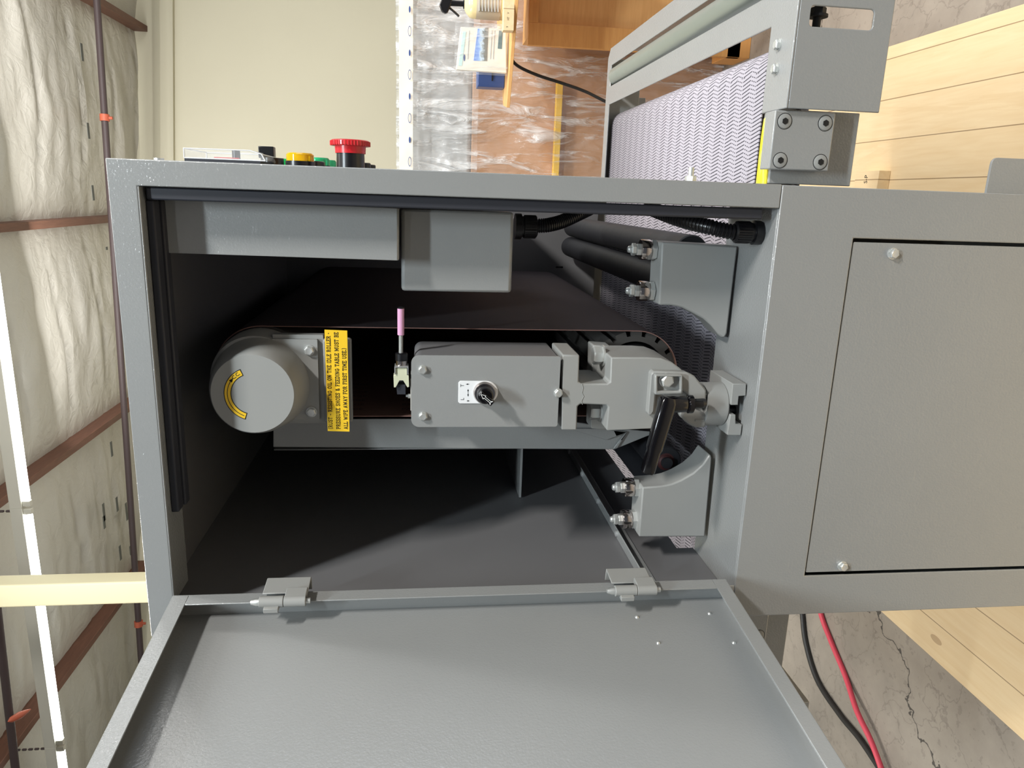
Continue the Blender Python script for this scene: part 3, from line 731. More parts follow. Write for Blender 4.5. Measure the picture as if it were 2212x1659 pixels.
def fitline(s, pL, pR, h, name='label_lettering'):
    """slab-serif capitals drawn as strokes, fitted between two points of the label"""
    a, c = at(*pL, Y=.0972), at(*pR, Y=.0972); d_ = (c-a).normalized(); u_ = Vector((-d_.z, 0, d_.x))
    tot = sum(GL[ch][0]+.9 for ch in s); kx = (c-a).length/tot; ky = h/10; bm = B(); x = 0
    def quad(p, q_, w):
        p, q_ = Vector(p), Vector(q_); t_ = (q_-p); t_ = t_.normalized() if t_.length else Vector((1, 0)); n_ = Vector((-t_.y, t_.x))*w; e_ = t_*w*.7
        bm.faces.new([bm.verts.new(a+d_*((x+v[0])*kx)+u_*(v[1]*ky)) for v in (p-e_-n_, q_+e_-n_, q_+e_+n_, p-e_+n_)])
    for ch in s:
        w_, pl, sf = GL[ch]
        for l in pl:
            for i in range(len(l)-1): quad(l[i], l[i+1], .78)
        for (sx_, sy_) in sf: quad((sx_-1.3, sy_+(.35 if sy_ < 5 else -.35)), (sx_+1.3, sy_+(.35 if sy_ < 5 else -.35)), .48)
        x += w_+.9
    obj(name, bm, 'ink', wl)
fitline('(RUST - RESISTING OIL ON THE IDLE ROLLER\u3001'.replace('\u3001', ' `'), (718, 927), (713, 718), .0047)
fitline('PRESSURE SHOES & FEEDING TABLE MUST BE', (735, 927), (730, 717), .0047)
fitline('ALL WIPE AWAY FOR FIRST TIME USE.)', (751, 927), (747, 751), .0047)

# ---- control box with selector knob
b = B(); FY = .045
pts = rrect(-.287, -.1935, 1.0725, 1.2612, .010, corners=(1, 1, .3, .3))
prism_y(b, pts, FY, FY+.003)
cbx = obj('control_box', b, 'paint', S, bevel=.0008)
b = B(); prism_y(b, rrect(-.284, -.1965, 1.0725, 1.258, .010, corners=(1, 1, .3, .3)), FY+.003, .150); obj('box_body', b, 'paint_shade', cbx, bevel=.001)
for c in ((913, 799), (914, 899), (1206, 849)):
    p = at(*c, Y=FY-.001); obj('bolt', bolt_bm((p.x, FY, p.z), (0, -1, 0), .0052, .0042), 'steel', cbx)
# legend plate
kc = at(1049, 852, Y=FY-.01); KX, KZ = at(1046, 847, Y=FY).x, at(1046, 847, Y=FY).z
top = at(990, 848, Y=FY).z
hw = .0148; pl_ = [(KX-hw, top), (KX+hw, top)]
arcp = [(KX+hw*math.cos(R(a)), KZ-.002+hw*1.05*math.sin(R(a))) for a in range(0, -181, -12)]
b = B(); prism_y(b, [(KX-hw+.002, top), (KX+hw-.002, top), (KX+hw, top-.002)]+arcp+[(KX-hw, top-.002)], FY-.0012, FY)
lg = obj('legend_plate', b, 'white', cbx, bevel=.0004)
T_ = lambda s, px, py, size, **k: text('legend_lettering', s, size, at(px, py, Y=FY-.0014), 'ink', cbx, **k)
T_('T', 999, 833, .0062); T_('L', 999, 862, .0062)
def arrow(p0, p1, both=False):
    a, c = at(*p0, Y=FY-.0014), at(*p1, Y=FY-.0014); d_ = (c-a).normalized(); n_ = Vector((-d_.z, 0, d_.x)); bm = B()
    w = .00025
    bm.faces.new([bm.verts.new(v) for v in (a-n_*w, c-n_*w, c+n_*w, a+n_*w)])
    for e, s_ in ((c, 1), (a, -1)) if both else ((c, 1),):
        bm.faces.new([bm.verts.new(v) for v in (e+d_*s_*.0012, e-d_*s_*.0018+n_*.0010, e-d_*s_*.0018-n_*.0010)])
    obj('legend_arrow', bm, 'ink', cbx)
arrow((1014, 830), (1008, 830)); arrow((1011, 855), (1011, 842), True); arrow((1008, 866), (1013, 866))
b = B(); lathe(b, (KX, FY-.0012, KZ), (0, -1, 0), [(0, .0142), (.004, .0142), (.0065, .0128), (.0065, .0105)], 48); ring = obj('knob_collar', b, 'steel_bright', cbx)
b = B(); lathe(b, (KX, FY-.007, KZ), (0, -1, 0), [(0, .0108), (.014, .0100), (.0155, .0090)], 40)
ang = R(50); hd = Vector((math.cos(ang), 0, math.sin(ang))); hn = Vector((-hd.z, 0, hd.x)); k0 = Vector((KX, FY-.0225, KZ))
for s_ in (0,):
    q = [k0-hd*.0105+hn*.0040, k0+hd*.0100+hn*.0034, k0+hd*.0100-hn*.0034, k0-hd*.0105-hn*.0040]
    vs = [b.verts.new(v) for v in q]+[b.verts.new(v+Vector((0, -.010, 0))) for v in q]
    for f_ in [(0, 1, 2, 3), (7, 6, 5, 4), (0, 4, 5, 1), (1, 5, 6, 2), (2, 6, 7, 3), (3, 7, 4, 0)]: b.faces.new([vs[i] for i in f_])
kn = obj('selector_knob', b, 'black_gloss', cbx, bevel=.001)
b = B(); kf = k0+Vector((0, -.0103, 0)); outl = [(-.0085, .0028), (-.0062, .0010), (.0030, .0010), (.0030, .0026), (.0090, 0), (.0030, -.0026), (.0030, -.0010), (-.0062, -.0010), (-.0085, -.0028), (-.0068, 0)]
for i in range(len(outl)):
    a, c = outl[i], outl[(i+1) % len(outl)]; tube(b, [kf+hd*a[0]+hn*a[1], kf+hd*c[0]+hn*c[1]], .00032, 5)
obj('knob_arrow', b, 'white', cbx)

# ---- head casting: cap block, neck, bearing block
b = B()
y0 = .048
pts = xz([(1215, 766), (1252, 767), (1250, 825), (1256, 829), (1312, 829), (1318, 825), (1320, 772), (1400, 772), (1428, 774), (1452, 783), (1470, 796), (1484, 812), (1484, 870), (1440, 885), (1432, 925), (1310, 930), (1314, 880), (1310, 875), (1254, 873), (1248, 878), (1246, 930), (1213, 929)], y0)
prism_y(b, pts, y0, .128)
hc = obj('head_casting', b, 'cast', S, bevel=.0018)
b = B(); prism_y(b, xz([(1280, 745), (1320, 748), (1316, 930), (1276, 925)], .12), .118, .150); obj('rear_flange', b, 'cast', hc, bevel=.002)
for c in ((1303, 768), (1296, 888)):
    p = at(*c, Y=.09); m = B(); cyl(m, p, (0, 0, 1), .002, .0145, 24); hexn(m, p+Vector((0, 0, .002)), (0, 0, 1), .0125, .0125, .52); obj('hex_bolt', m, 'steel', hc)
# irregular weld seam lines on the neck
b = B(); tube(b, [at(x, y, Y=y0-.0003) for x, y in [(1257, 829), (1260, 838), (1257, 848), (1261, 856), (1256, 866), (1258, 874)]], .0004, 6); obj('weld_seam', b, 'cast', hc)
# clamp arm on the bearing block
b = B(); pts = xz([(1407, 806), (1413, 802), (1482, 804), (1500, 812), (1526, 842), (1526, 876), (1510, 878), (1498, 862), (1478, 846), (1418, 850), (1415, 885), (1405, 900), (1400, 895)], .036)
prism_y(b, pts, .036, .05); ca = obj('clamp_arm', b, 'cast', S, bevel=.003)
b = B(); prism_y(b, xz([(1411, 806), (1470, 806), (1470, 850), (1411, 850)], .036), .028, .036, holes=[xz([(1417, 811), (1466, 811), (1466, 842), (1417, 842)], .036)]); obj('arm_rim', b, 'cast', ca, bevel=.002)
p = at(1440, 822, Y=.034); obj('bolt', bolt_bm((p.x, .036, p.z), (0, -1, 0), .0085, .0065), 'steel', ca)
# split boss: vertical cylinder
bc = at(1545, 872, Y=.062); br_ = .0293
b = B(); z_hi, z_lo = at(1508, 870, Y=.035).z, at(1577, 870, Y=.035).z
def arcpts(a0, a1, r0, n=24): return [(bc.x+r0*math.cos(R(a0+(a1-a0)*i/n)), .062+r0*math.sin(R(a0+(a1-a0)*i/n))) for i in range(n+1)]
zm = at(1530, 870, Y=.035).z
lathe(b, (bc.x, .062, z_lo), (0, 0, 1), [(0, br_-.002), (.002, br_), (zm-z_lo, br_)], 48)
obj('clamp_boss', b, 'cast', ca)
b = B(); prism_z(b, arcpts(-50, 235, br_-.0005)+arcpts(255, 285, .012, 3), zm+.0008, z_hi); 
obj('clamp_jaw', b, 'cast', ca, bevel=.001)
b = B(); prism_y(b, xz([(1478, 885), (1500, 884), (1516, 890), (1527, 896), (1524, 924), (1505, 925), (1488, 917), (1472, 902)], .04), .04, .06); obj('lower_jaw', b, 'cast', ca, bevel=.003)
# locking lever
def q(x, y, Y): return at(x, y, Y=Y)
b = B(); hc0 = q(1498, 873, .012); hub = Vector((hc0.x, .012, hc0.z)); tz = q(1424, 873, .012).z
lathe(b, hub, (0, 0, 1), [(0, .0085), (.002, .0118), (.0075, .0118), (.009, .0092), (.011, .0105), (tz-hub.z-.004, .0108), (tz-hub.z, .0092)], 28)
e0 = Vector((hub.x, .010, tz-.0095)); e1 = q(1398, 1022, 0.0)
dd = (e1-e0).normalized(); uu = Vector((0, 1, 0)).cross(dd).normalized()
secs = []
for s_, w_, d_ in ((-.010, .0085, .0080), (-.004, .0112, .0100), (.02, .0108, .0085), (.058, .0104, .0075), (.062, .0088, .0075), ((e1-e0).length-.003, .0088, .0065), ((e1-e0).length, .0070, .005)):
    c_ = e0+dd*s_; ring_ = []
    for i in range(16):
        a = 2*PI*i/16; sx_ = math.copysign(abs(math.cos(a))**.55, math.cos(a)); sy_ = math.copysign(abs(math.sin(a))**.55, math.sin(a))
        ring_.append(b.verts.new(c_+uu*w_*sx_+Vector((0, 1, 0))*d_*sy_))
    secs.append(ring_)
for k in range(len(secs)-1):
    for i in range(16): b.faces.new((secs[k][i], secs[k][(i+1) % 16], secs[k+1][(i+1) % 16], secs[k+1][i]))
b.faces.new(secs[0][::-1]); b.faces.new(secs[-1])
lv = obj('clamp_lever', b, 'black_gloss', S)
b = B(); lathe(b, hub+Vector((0, 0, -.012)), (0, 0, 1), [(0, .005), (.012, .005)], 16); lathe(b, hub+Vector((0, .004, -.002)), (-.1, .45, -1), [(0, .0062), (.017, .0062)], 16); obj('clamp_stud', b, 'black', lv)
b = B(); pp_ = q(1418, 872, .0)+Vector((0, 0, 0)); lathe(b, (hub.x+.001, .012, tz-.0005), (0, 0, 1), [(0, .0062), (.0008, .0058)], 20); obj('release_button', b, 'black', lv)
# T slot rail
b = B(); ty = .03
for pts in ([(1583, 829), (1612, 829), (1611, 855), (1596, 856), (1594, 875), (1579, 875)], [(1578, 896), (1589, 896), (1589, 916), (1603, 917), (1600, 941), (1571, 940)]):
    prism_y(b, xz(pts, ty), ty, .108)
pz = xz([(1579, 875), (1571, 940)], ty)
tr_ = obj('slotted_rail', b, 'cast', S, bevel=.0008)
b = B(); p = at(1592, 886, Y=.06); lathe(b, (p.x, .062, p.z-.008), (0, 0, 1), [(0, .014), (.008, .014), (.008, .006), (.02, .006)], 24); obj('slot_bolt', b, 'black', tr_)
# support arm from shelf to casting behind
# tracking sensor on top of the box
b = B()
# ivory forked body, facing the camera
pts = [(853, 810), (853, 799), (854, 797), (881, 797), (881, 806), (883, 812), (884, 836), (880, 836), (872, 822), (864, 822), (856, 836), (851, 836), (850, 812)]
SY = .07
prism_y(b, xz([(854, 795), (879, 795), (879, 810), (883, 811), (884, 836), (880, 837), (871, 822), (863, 822), (855, 837), (851, 837), (850, 811), (854, 810)], SY), SY, SY+.014)
ts = obj('belt_tracking_sensor', b, 'cream_plastic', S, bevel=.0004, label='ivory forked sensor body')
b = B(); prism_y(b, xz([(852, 792), (882, 792), (882, 809), (880, 809), (880, 794), (854, 794), (854, 809), (852, 809)], SY-.002), SY-.002, SY+.017); obj('sensor_bracket', b, 'steel', ts)
b = B(); a = at(867, 792, Y=SY+.008); a2 = at(867, 761, Y=SY+.008)
lathe(b, a, (1, 0, 0), [(0, .0072), (.0085, .0072)], 28); obj('steel_collar', b, 'steel_bright', ts)
b = B(); lathe(b, a+Vector((.0085, 0, 0)), (1, 0, 0), [(0, .0078), (.009, .0078), (.010, .0066)], 28); obj('rubber_cap', b, 'black', ts)
b = B(); x_ = a.x+.0185; zz = at(866, 760, Y=SY+.008).z; n_ = 60; l_ = at(865, 724, Y=SY+.008).x-x_
lathe(b, (x_, SY+.008, zz), (1, 0, 0), [(l_*i/n_, .0023 if i % 2 else .0029) for i in range(n_+1)], 14); obj('feeler_spring', b, 'steel', ts)
b = B(); xe = at(865, 666, Y=SY+.008).x; lathe(b, (x_+l_, SY+.008, zz), (1, 0, 0), [(0, .0035), (.0006, .0043), (xe-x_-l_-.0006, .0043), (xe-x_-l_, .0036)], 24); obj('ceramic_feeler', b, 'pink', ts, label='pink ceramic feeler rod')
b = B(); lathe(b, (xe, SY+.008, zz), (1, 0, 0), [(0, .0044), (.001, .0044), (.002, .003)], 20); obj('feeler_tip', b, 'black', ts)
b = B(); prism_y(b, xz([(856, 830), (875, 830), (876, 851), (858, 851)], SY+.006), SY+.004, SY+.03); obj('sensor_plug', b, 'gasket', ts)
b = B(); box(b, at(884, 880, Y=.09).x, at(884, 812, Y=.09).x, .075, .12, 1.2612, 1.2626); obj('mount_plate', b, 'paint_light', ts)
p = at(884, 855, Y=.08); b = B(); hexn(b, (p.x, .08, 1.2626), (0, 0, 1), .0035, .0032); cyl(b, (p.x, .08, 1.266), (0, 0, 1), .0025, .0017, 10); obj('mount_screw', b, 'steel', ts)

# ---- dust hood behind the belt (left of it)
b = B()
HY = .19
pts = xz([(590, 968), (1328, 971), (1400, 936), (1290, 933), (1230, 925), (1230, 905), (590, 905)], HY)
hp_ = xz([(520, 966), (848, 967), (1100, 969), (1326, 971)], HY)
xl = -.362
hpx = xz([(590, 905), (590, 966), (850, 968), (1328, 971), (1418, 934), (1330, 925), (1200, 905)], HY)
prism_y(b, hpx, HY, HY+.003)
box(b, hpx[3][0]+.001, hpx[3][0]+.003, HY+.003, 1.0, hpx[3][1], hpx[1][1])
dh = obj('dust_hood', b, 'paint', S, bevel=.001)
b = B(); plate(b, xz([(1324, 970), (1350, 937), (1310, 951), (1240, 930), (1228, 926), (1300, 926), (1356, 933), (1334, 968)], HY-.004), [], lambda a, c: Vector((a, HY-.004, c)), (0, .003, 0))
obj('hood_lip', b, 'paint', dh, bevel=.001)
# gusset plate inside at the back left
b = B(); g0 = at(1118, 960, Y=.8); g1 = at(1122, 1075, Y=.8); box(b, -.519, g0.x+.05, .55, .8, g1.z-.003, g1.z)
b.free()
b = B(); g1 = at(1122, 1075, X=-.519); box(b, -.5185, -.36, g1.y, 1.03, g1.z-.003, g1.z+.001); obj('inner_shelf', b, 'paint', S)

# ---- control panel on the right face
b = B(); box(b, .0265, .029, .10, .62, 1.05, 1.56)
cpn = obj('control_panel', b, 'paint', S, bevel=.001)
def outx(px, py, Y): return at(px, py, Y=Y).x
def btn(name, mat, Y, px, yb, yt, halfpx, prof, label=None, parent=None):
    z = at(px, yt, Y=Y).z; xb = .029; xt = outx(px, yt, Y); r = abs(at(px-halfpx, yt, Y=Y).z-z)
    m = B(); lathe(m, (xb, Y, z), (1, 0, 0), [((xt-xb)*h, r*k) for h, k in prof], 32)
    return obj(name, m, mat, parent or cpn, label=label), z, xt, r
Ye = .14
z = at(757, 330, Y=Ye).z; xm = outx(757, 330, Ye); xt = outx(757, 303, Ye)
b = B(); lathe(b, (.029, Ye, z), (1, 0, 0), [(0, .0178), (xm-.029, .0175), (xm-.029, .014)], 36); es = obj('emergency_stop', b, 'black', cpn, label='black base of the red emergency stop')
b = B(); lathe(b, (xm, Ye, z), (1, 0, 0), [(-.001, .019), ((xt-xm)*.52, .0195)], 40)
n_ = 80; r0 = .0245
for k in range(1): lathe(b, (xm+(xt-xm)*.52, Ye, z), (1, 0, 0), [(0, .0235), (.001, r0), ((xt-xm)*.40, r0), ((xt-xm)*.48, .0225)], 60)
for k in range(40):
    a = 2*PI*k/40; tube(b, [(xm+(xt-xm)*.54, Ye+r0*math.cos(a), z+r0*math.sin(a)), (xm+(xt-xm)*.9, Ye+r0*math.cos(a), z+r0*math.sin(a))], .0008, 5)
obj('mushroom_head', b, 'red', es, label='red knurled mushroom head')
# yellow lamp, selector, green lamps and low buttons
def lamp(Y, px, ybase, ytop, rad, ml, mb, name, label, split=.45):
    z = at(px, ytop, Y=Y).z; xt = outx(px, ytop, Y); xm = .029+(xt-.029)*split
    m = B(); lathe(m, (.029, Y, z), (1, 0, 0), [(0, rad*1.04), (xm-.029, rad*1.04), (xm-.029, rad*.8)], 32); o = obj(name+'_bezel', m, mb, cpn)
    m = B(); lathe(m, (xm, Y, z), (1, 0, 0), [(0, rad*.97), ((xt-xm)*.8, rad*.97), (xt-xm, rad*.85)], 32); obj(name+'_lens', m, ml, o, label=label)
lamp(.16, 648, 352, 331, .0178, 'lens_yellow', 'black', 'pilot_lamp', 'yellow pilot lamp lens', .42)
lamp(.24, 608, 350, 343, .012, 'lit_green', 'lit_green', 'indicator', 'glowing green indicator', .3)
lamp(.30, 690, 352, 341, .0150, 'lens_green', 'black', 'push_button', 'pale green push button', .4)
lamp(.34, 708, 352, 346, .0130, 'lens_green', 'black', 'push_button', 'pale green push button', .3)
lamp(.24, 676, 352, 348, .0165, 'black', 'black', 'flush_button', 'black flush button', .5)
lamp(.26, 789, 362, 352, .0080, 'black', 'black', 'small_button', 'small black button', .5)
lamp(.30, 800, 362, 356, .0080, 'black', 'black', 'small_button', 'small black button', .5)
Yk = .22; z = at(578, 330, Y=Yk).z; xt = outx(578, 317, Yk); xm = outx(578, 341, Yk)
b = B(); lathe(b, (.029, Yk, z-.006), (1, 0, 0), [(0, .0155), (max(.002, xm-.029), .015), (max(.002, xm-.029), .012)], 32); ks = obj('rotary_switch', b, 'black', cpn)
b = B(); box(b, xm-.001, xt, Yk-.011, Yk+.004, z-.010, z+.010); obj('switch_handle', b, 'black', ks, bevel=.001)
# ammeter with a clear cover
Ya = .13
za, zb = at(398, 340, Y=Ya).z, at(562, 345, Y=Ya).z; xa, xb_ = outx(398, 320, Ya), outx(540, 325, Ya)
b = B(); prism_y(b, [(.029, zb), (.029, za), (.034, za), (.034, zb)], Ya, Ya+.1); am = obj('ammeter', b, 'gasket', cpn)
b = B(); prism_y(b, [(.034, zb-.006), (.034, za), (xa, za), (xb_, zb+.012), (xb_-.004, zb-.002)], Ya, Ya+.1)
mc = obj('meter_cover', b, 'clear', am, bevel=.002, label='clear plastic meter cover')
b = B()
for yy in (Ya, Ya+.1):
    lp = [(.034, zb-.006), (.034, za), (xa, za), (xb_, zb+.012), (xb_-.004, zb-.002), (.034, zb-.006)]
    for k in range(5): tube(b, [(lp[k][0], yy, lp[k][1]), (lp[k+1][0], yy, lp[k+1][1])], .0007, 6)
for k in range(1, 5): tube(b, [(lp[k][0], Ya, lp[k][1]), (lp[k][0], Ya+.1, lp[k][1])], .0007, 6)
obj('cover_edge', b, 'white', mc)
b = B(); box(b, .034, .0352, Ya+.01, Ya+.09, zb+.01, za-.008); obj('meter_dial', b, 'white', am)
b = B(); box(b, .036, .037, Ya+.02, Ya+.024, zb+.03, za-.03); obj('meter_needle', b, 'red', am)
b = B(); cyl(b, (.034, Ya+.03, at(498, 340, Y=Ya).z), (1, 0, 0), .012, .005, 16); obj('meter_pivot', b, 'black', am)
b = B(); p = at(343, 339, Y=.15); cyl(b, (.029, .15, p.z), (1, 0, 0), .004, .006, 16); obj('panel_screw', b, 'steel', cpn)
# motor box low on the right
b = B(); prism_y(b, rrect(.0275, .075, .12, .482, .008, corners=(1, 0, 0, 0)), .1, .104); obj('side_guard', b, 'paint', S, bevel=.002)

# ---- the door
H = Vector((-.4800, -.015, 0)); da = R(99.0)
D = Vector((math.cos(da-PI/2-PI+PI/2), 0, 0))
th = R(6.5); D = Vector((-math.sin(th), -math.cos(th), 0)); N = Vector((math.cos(th), -math.sin(th), 0))
def dp(s, n, z): return H + D*s + N*n + Vector((0, 0, z))
def dbox(bm, s0, s1, n0, n1, z0, z1):
    vs = [bm.verts.new(dp(s, n, z)) for z in (z0, z1) for s, n in ((s0, n0), (s1, n0), (s1, n1), (s0, n1))]
    for f in [(0, 3, 2, 1), (4, 5, 6, 7), (0, 1, 5, 4), (1, 2, 6, 5), (2, 3, 7, 6), (3, 0, 4, 7)]: bm.faces.new([vs[i] for i in f])
dz0, dz1, dl, dt, fw = .847, 1.546, .46, .030, .019
b = B(); dbox(b, 0, dl, -dt, -dt+.0018, dz0, dz1)
dbox(b, 0, .0018, -dt, 0, dz0, dz1); dbox(b, dl-.0018, dl, -dt, 0, dz0, dz1); dbox(b, 0, dl, -dt, 0, dz0, dz0+.0018); dbox(b, 0, dl, -dt, 0, dz1-.0018, dz1)
dr = obj('door', b, 'paint', S, bevel=.0008)
b = B()
dbox(b, 0, dl, -.0018, 0, dz0, dz0+fw); dbox(b, 0, dl, -.0018, 0, dz1-fw, dz1); dbox(b, 0, fw, -.0018, 0, dz0+fw, dz1-fw); dbox(b, dl-fw, dl, -.0018, 0, dz0+fw, dz1-fw)
obj('door_rim', b, 'paint', dr, bevel=.0006)
for zc in (1.412, .978):
    b = B(); dbox(b, -.022, .010, .004, .006, zc-.027, zc+.027)
    dbox(b, -.022, -.020, -.012, .006, zc-.027, zc+.027)
    dbox(b, .008, .026, .004, .0125, zc-.027, zc-.002)
    h_ = obj('door_hinge', b, 'cast', S, bevel=.001)
    kx = dp(.0265, .006, 0)
    m = B(); lathe(m, (kx.x, kx.y, zc-.001), (0, 0, 1), [(0, .0068), (.028, .0068)], 24); lathe(m, (kx.x, kx.y, zc-.027), (0, 0, 1), [(0, .0066), (.0255, .0066)], 24)
    dbox(m, .012, .038, -.002, .004, zc+.004, zc+.021); obj('hinge_knuckle', m, 'cast', h_, bevel=.0006)
    m = B(); lathe(m, (kx.x, kx.y, zc+.027), (0, 0, 1), [(0, .0048), (.004, .0046), (.010, .0028)], 16); lathe(m, (kx.x, kx.y, zc-.032), (0, 0, 1), [(0, .0034), (.006, .0034)], 14); obj('hinge_pin', m, 'steel', h_)
for (s_, z_) in ((.036, .975), (.034, .878), (.085, .962), (.090, .868)):
    m = B(); c_ = dp(s_, -dt+.0018, z_); lathe(m, c_, N, [(0, .0028), (.001, .0024), (.002, .001)], 10); obj('door_rivet', m, 'steel', dr)

# ================================================================== BEHIND ON THE RIGHT
# wrapped stack
YB = 2.6
ws = thing('wrapped_crate_stack', (.4, 3.1, FZ), 'tall stack of boxed goods shrouded in clear plastic film against the back', 'wrapped stack')
zt_, zm_ = at(857, 200, Y=YB).z, at(1022, 200, Y=YB).z
b = B(); box(b, -.6, 1.9, YB+.03, YB+1.1, FZ, zm_); obj('cardboard_carton', b, 'cardboard', ws, bevel=.004)
b = B(); box(b, -.6, 1.9, YB+.05, YB+1.1, zm_+.001, zt_-.02); obj('foam_wrapped_goods', b, 'greywrap', ws, bevel=.02)
zy = at(1206, 250, Y=YB).z
b = B(); box(b, -.6, at(1205, 178, Y=YB).x, YB-.01, YB+.025, zy-.014, zy+.014); obj('yellow_bar', b, 'yellow_steel', ws, bevel=.002)
def sheet(name, x0, x1, z0, z1, y, amp, mat, parent, nx=120, nz=90, seed=0, fx=9, fz=3):
    bm = B(); g = []
    for j in range(nz+1):
        z = z0+(z1-z0)*j/nz; row = []
        for i in range(nx+1):
            x = x0+(x1-x0)*i/nx
            q_ = x*.8+z*.6
            d_ = noise.noise(Vector((q_*fx, (z-x*.6)*fz, seed)))*amp + abs(noise.noise(Vector((q_*fx*2.2, (z-x*.5)*fz*1.6, seed+5))))*amp*.7 + noise.noise(Vector((x*30, z*22, seed+9)))*amp*.18
            row.append(bm.verts.new((x, y+d_, z)))
        g.append(row)
    for j in range(nz):
        for i in range(nx): bm.faces.new((g[j][i], g[j][i+1], g[j+1][i+1], g[j+1][i]))
    return obj(name, bm, mat, parent, smooth=180)
sheet('plastic_film', -.5, 1.9, FZ+.02, zt_, YB-.03, .022, 'film', ws, 220, 150, 1)
sheet('plastic_film', -.5, 1.9, zm_-.02, zt_+.002, YB-.055, .016, 'film', ws, 200, 60, 4, 8, 9)
b = B(); zb0, zb1 = at(892, 200, Y=YB-.08).z, at(862, 200, Y=YB-.08).z
band = sheet('printed_tape', -.5, 1.9, zb0, zb1, YB-.085, .006, 'card', ws, 100, 6, 6)
for k in range(10):
    m = B(); px = at(885, 20+k*47, Y=YB-.095); a_, c_ = (.020, .007) if k % 2 else (.013, .004)
    pts = [(px.x+a_*math.cos(2*PI*i/24), px.z+c_*math.sin(2*PI*i/24)) for i in range(24)]
    if k % 2: prism_y(m, pts, YB-.094, YB-.0935, holes=[[(px.x+a_*.85*math.cos(2*PI*i/24), px.z+c_*.75*math.sin(2*PI*i/24)) for i in range(24)]])
    else: prism_y(m, pts, YB-.094, YB-.0935)
    obj('printed_mark', m, 'blue', band)

# side table of thin plywood
tb = thing('plywood_side_table', (.75, 2.0, FZ), 'thin plywood topped bench holding the spray bottle and booklet', 'table')
pA, pB = at(1088, 232, Y=1.95), at(1113, -60, Z=.945)
b = B(); zt2 = .945
prism_z(b, [(pA.x, pA.y+.0), (.66, 1.78), (1.3, 1.5), (1.5, 2.1), (.7, 2.42), (pA.x+.02, pA.y+.12)], zt2-.012, zt2); obj('table_top', b, 'ply', tb, bevel=.001)
for x, y in ((.80, 1.85), (1.25, 1.68), (.82, 2.22), (1.35, 2.0)):
    b = B(); box(b, x-.02, x+.02, y-.02, y+.02, FZ, zt2-.012); obj('leg', b, 'lumber', tb, bevel=.002)
# plywood crate under it
c0 = at(1140, 97, Y=2.35); c1 = at(1425, 97, Y=2.35)
pc_ = thing('plywood_crate', (c0.x+.5, 2.6, FZ), 'orange-brown plywood crate standing under the bench', 'crate')
b = B(); box(b, c0.x+.03, 2.0, 2.375, 2.52, FZ+.1, c0.z); obj('panel', b, 'ply', pc_)
b = B(); z1_ = at(1145, 80, Y=2.35).z; box(b, c0.x, c0.x+.085, 2.35, 2.375, c1.z-.35, c0.z); obj('corner_batten', b, 'lumber', pc_, bevel=.002)
b = B(); box(b, c0.x+.085, 2.0, 2.35, 2.375, c0.z-.04, c0.z); obj('top_batten', b, 'lumber', pc_, bevel=.002)
b = B(); box(b, c0.x, 2.0, 2.35, 2.52, FZ, FZ+.1); obj('skid', b, 'lumber', pc_, bevel=.002)

# wood block on bench
def on(px, py, Y): p = at(px, py, Y=Y); return p
a, c = at(1090, 0, Y=1.82), at(1092, 68, Y=1.82)
b = B(); hh = at(1084, 30, Y=1.82).z-at(1107, 30, Y=1.82).z
box(b, c.x, c.x+.16, 1.80, 1.84, zt2, zt2+hh)
wb = obj('wood_block', b, 'plank', None, bevel=.001); tag(wb, 'pale stamped wood offcut lying at the bench edge before the bottle', 'wood block')
for k, (s_, px, py) in enumerate((('V', 1098, 28), ('HT', 1098, 40), ('9', 1096, 58))):
    text('stamp_lettering', s_, .010, at(px, py, Y=1.7995)+Vector((0, -.0, 0)), 'ink', wb, sx=.8)
# booklet in a plastic bag
Yb = 1.93
bk = thing('bagged_booklet', (.5, Yb+.01, zt2), 'white printed booklet with a landscape picture in a clear bag, leaning on the bench', 'booklet')
pts = xz([(1093, 62), (995, 58), (985, 150), (1094, 158)], Yb)
pts = [(x, max(z, zt2+.001)) for x, z in pts]
b = B(); prism_y(b, pts, Yb, Yb+.02); obj('booklet', b, 'card', bk, bevel=.002)
t = NT('landscape_picture'); v = t.coord(); s_ = t.n.new('ShaderNodeSeparateXYZ'); t.l.new(v, s_.inputs[0])
zz0, zz1 = at(1055, 100, Y=Yb).z, at(1022, 100, Y=Yb).z
f_ = t.math('DIVIDE', t.math('SUBTRACT', s_.outputs[2], zz0), zz1-zz0); nn = t.noise(v, 90, 3)
f_ = t.math('ADD', f_, t.math('MULTIPLY', t.math('SUBTRACT', nn, .5), .7))
t.l.new(t.ramp(f_, [(.0, (120, 112, 96)), (.28, (112, 116, 112)), (.45, (196, 216, 232)), (.62, (150, 184, 232)), (.85, (104, 140, 214))]), t.b.inputs['Base Color'])
b = B(); prism_y(b, xz([(1055, 60), (1032, 62), (1023, 131), (1052, 132)], Yb), Yb-.001, Yb); obj('cover_picture', b, t.m, bk)
b = B(); prism_y(b, xz([(1000, 68), (1007, 68), (998, 142), (990, 142)], Yb), Yb-.001, Yb); M['teal'] = simple('pale_teal_print', (190, 220, 218), .6); obj('cover_band', b, 'teal', bk)
b = B(); prism_y(b, xz([(1086, 68), (1078, 66), (1075, 105), (1084, 106)], Yb), Yb-.001, Yb); M['dteal'] = simple('dark_teal_print', (70, 104, 110), .6); obj('cover_logo', b, 'dteal', bk)
for y_ in (1013, 1062, 1068): 
    b = B(); prism_y(b, xz([(y_, 66), (y_+1.5, 66), (y_-2, 128), (y_-3.5, 128)], Yb), Yb-.001, Yb); obj('text_line', b, 'greywrap', bk)
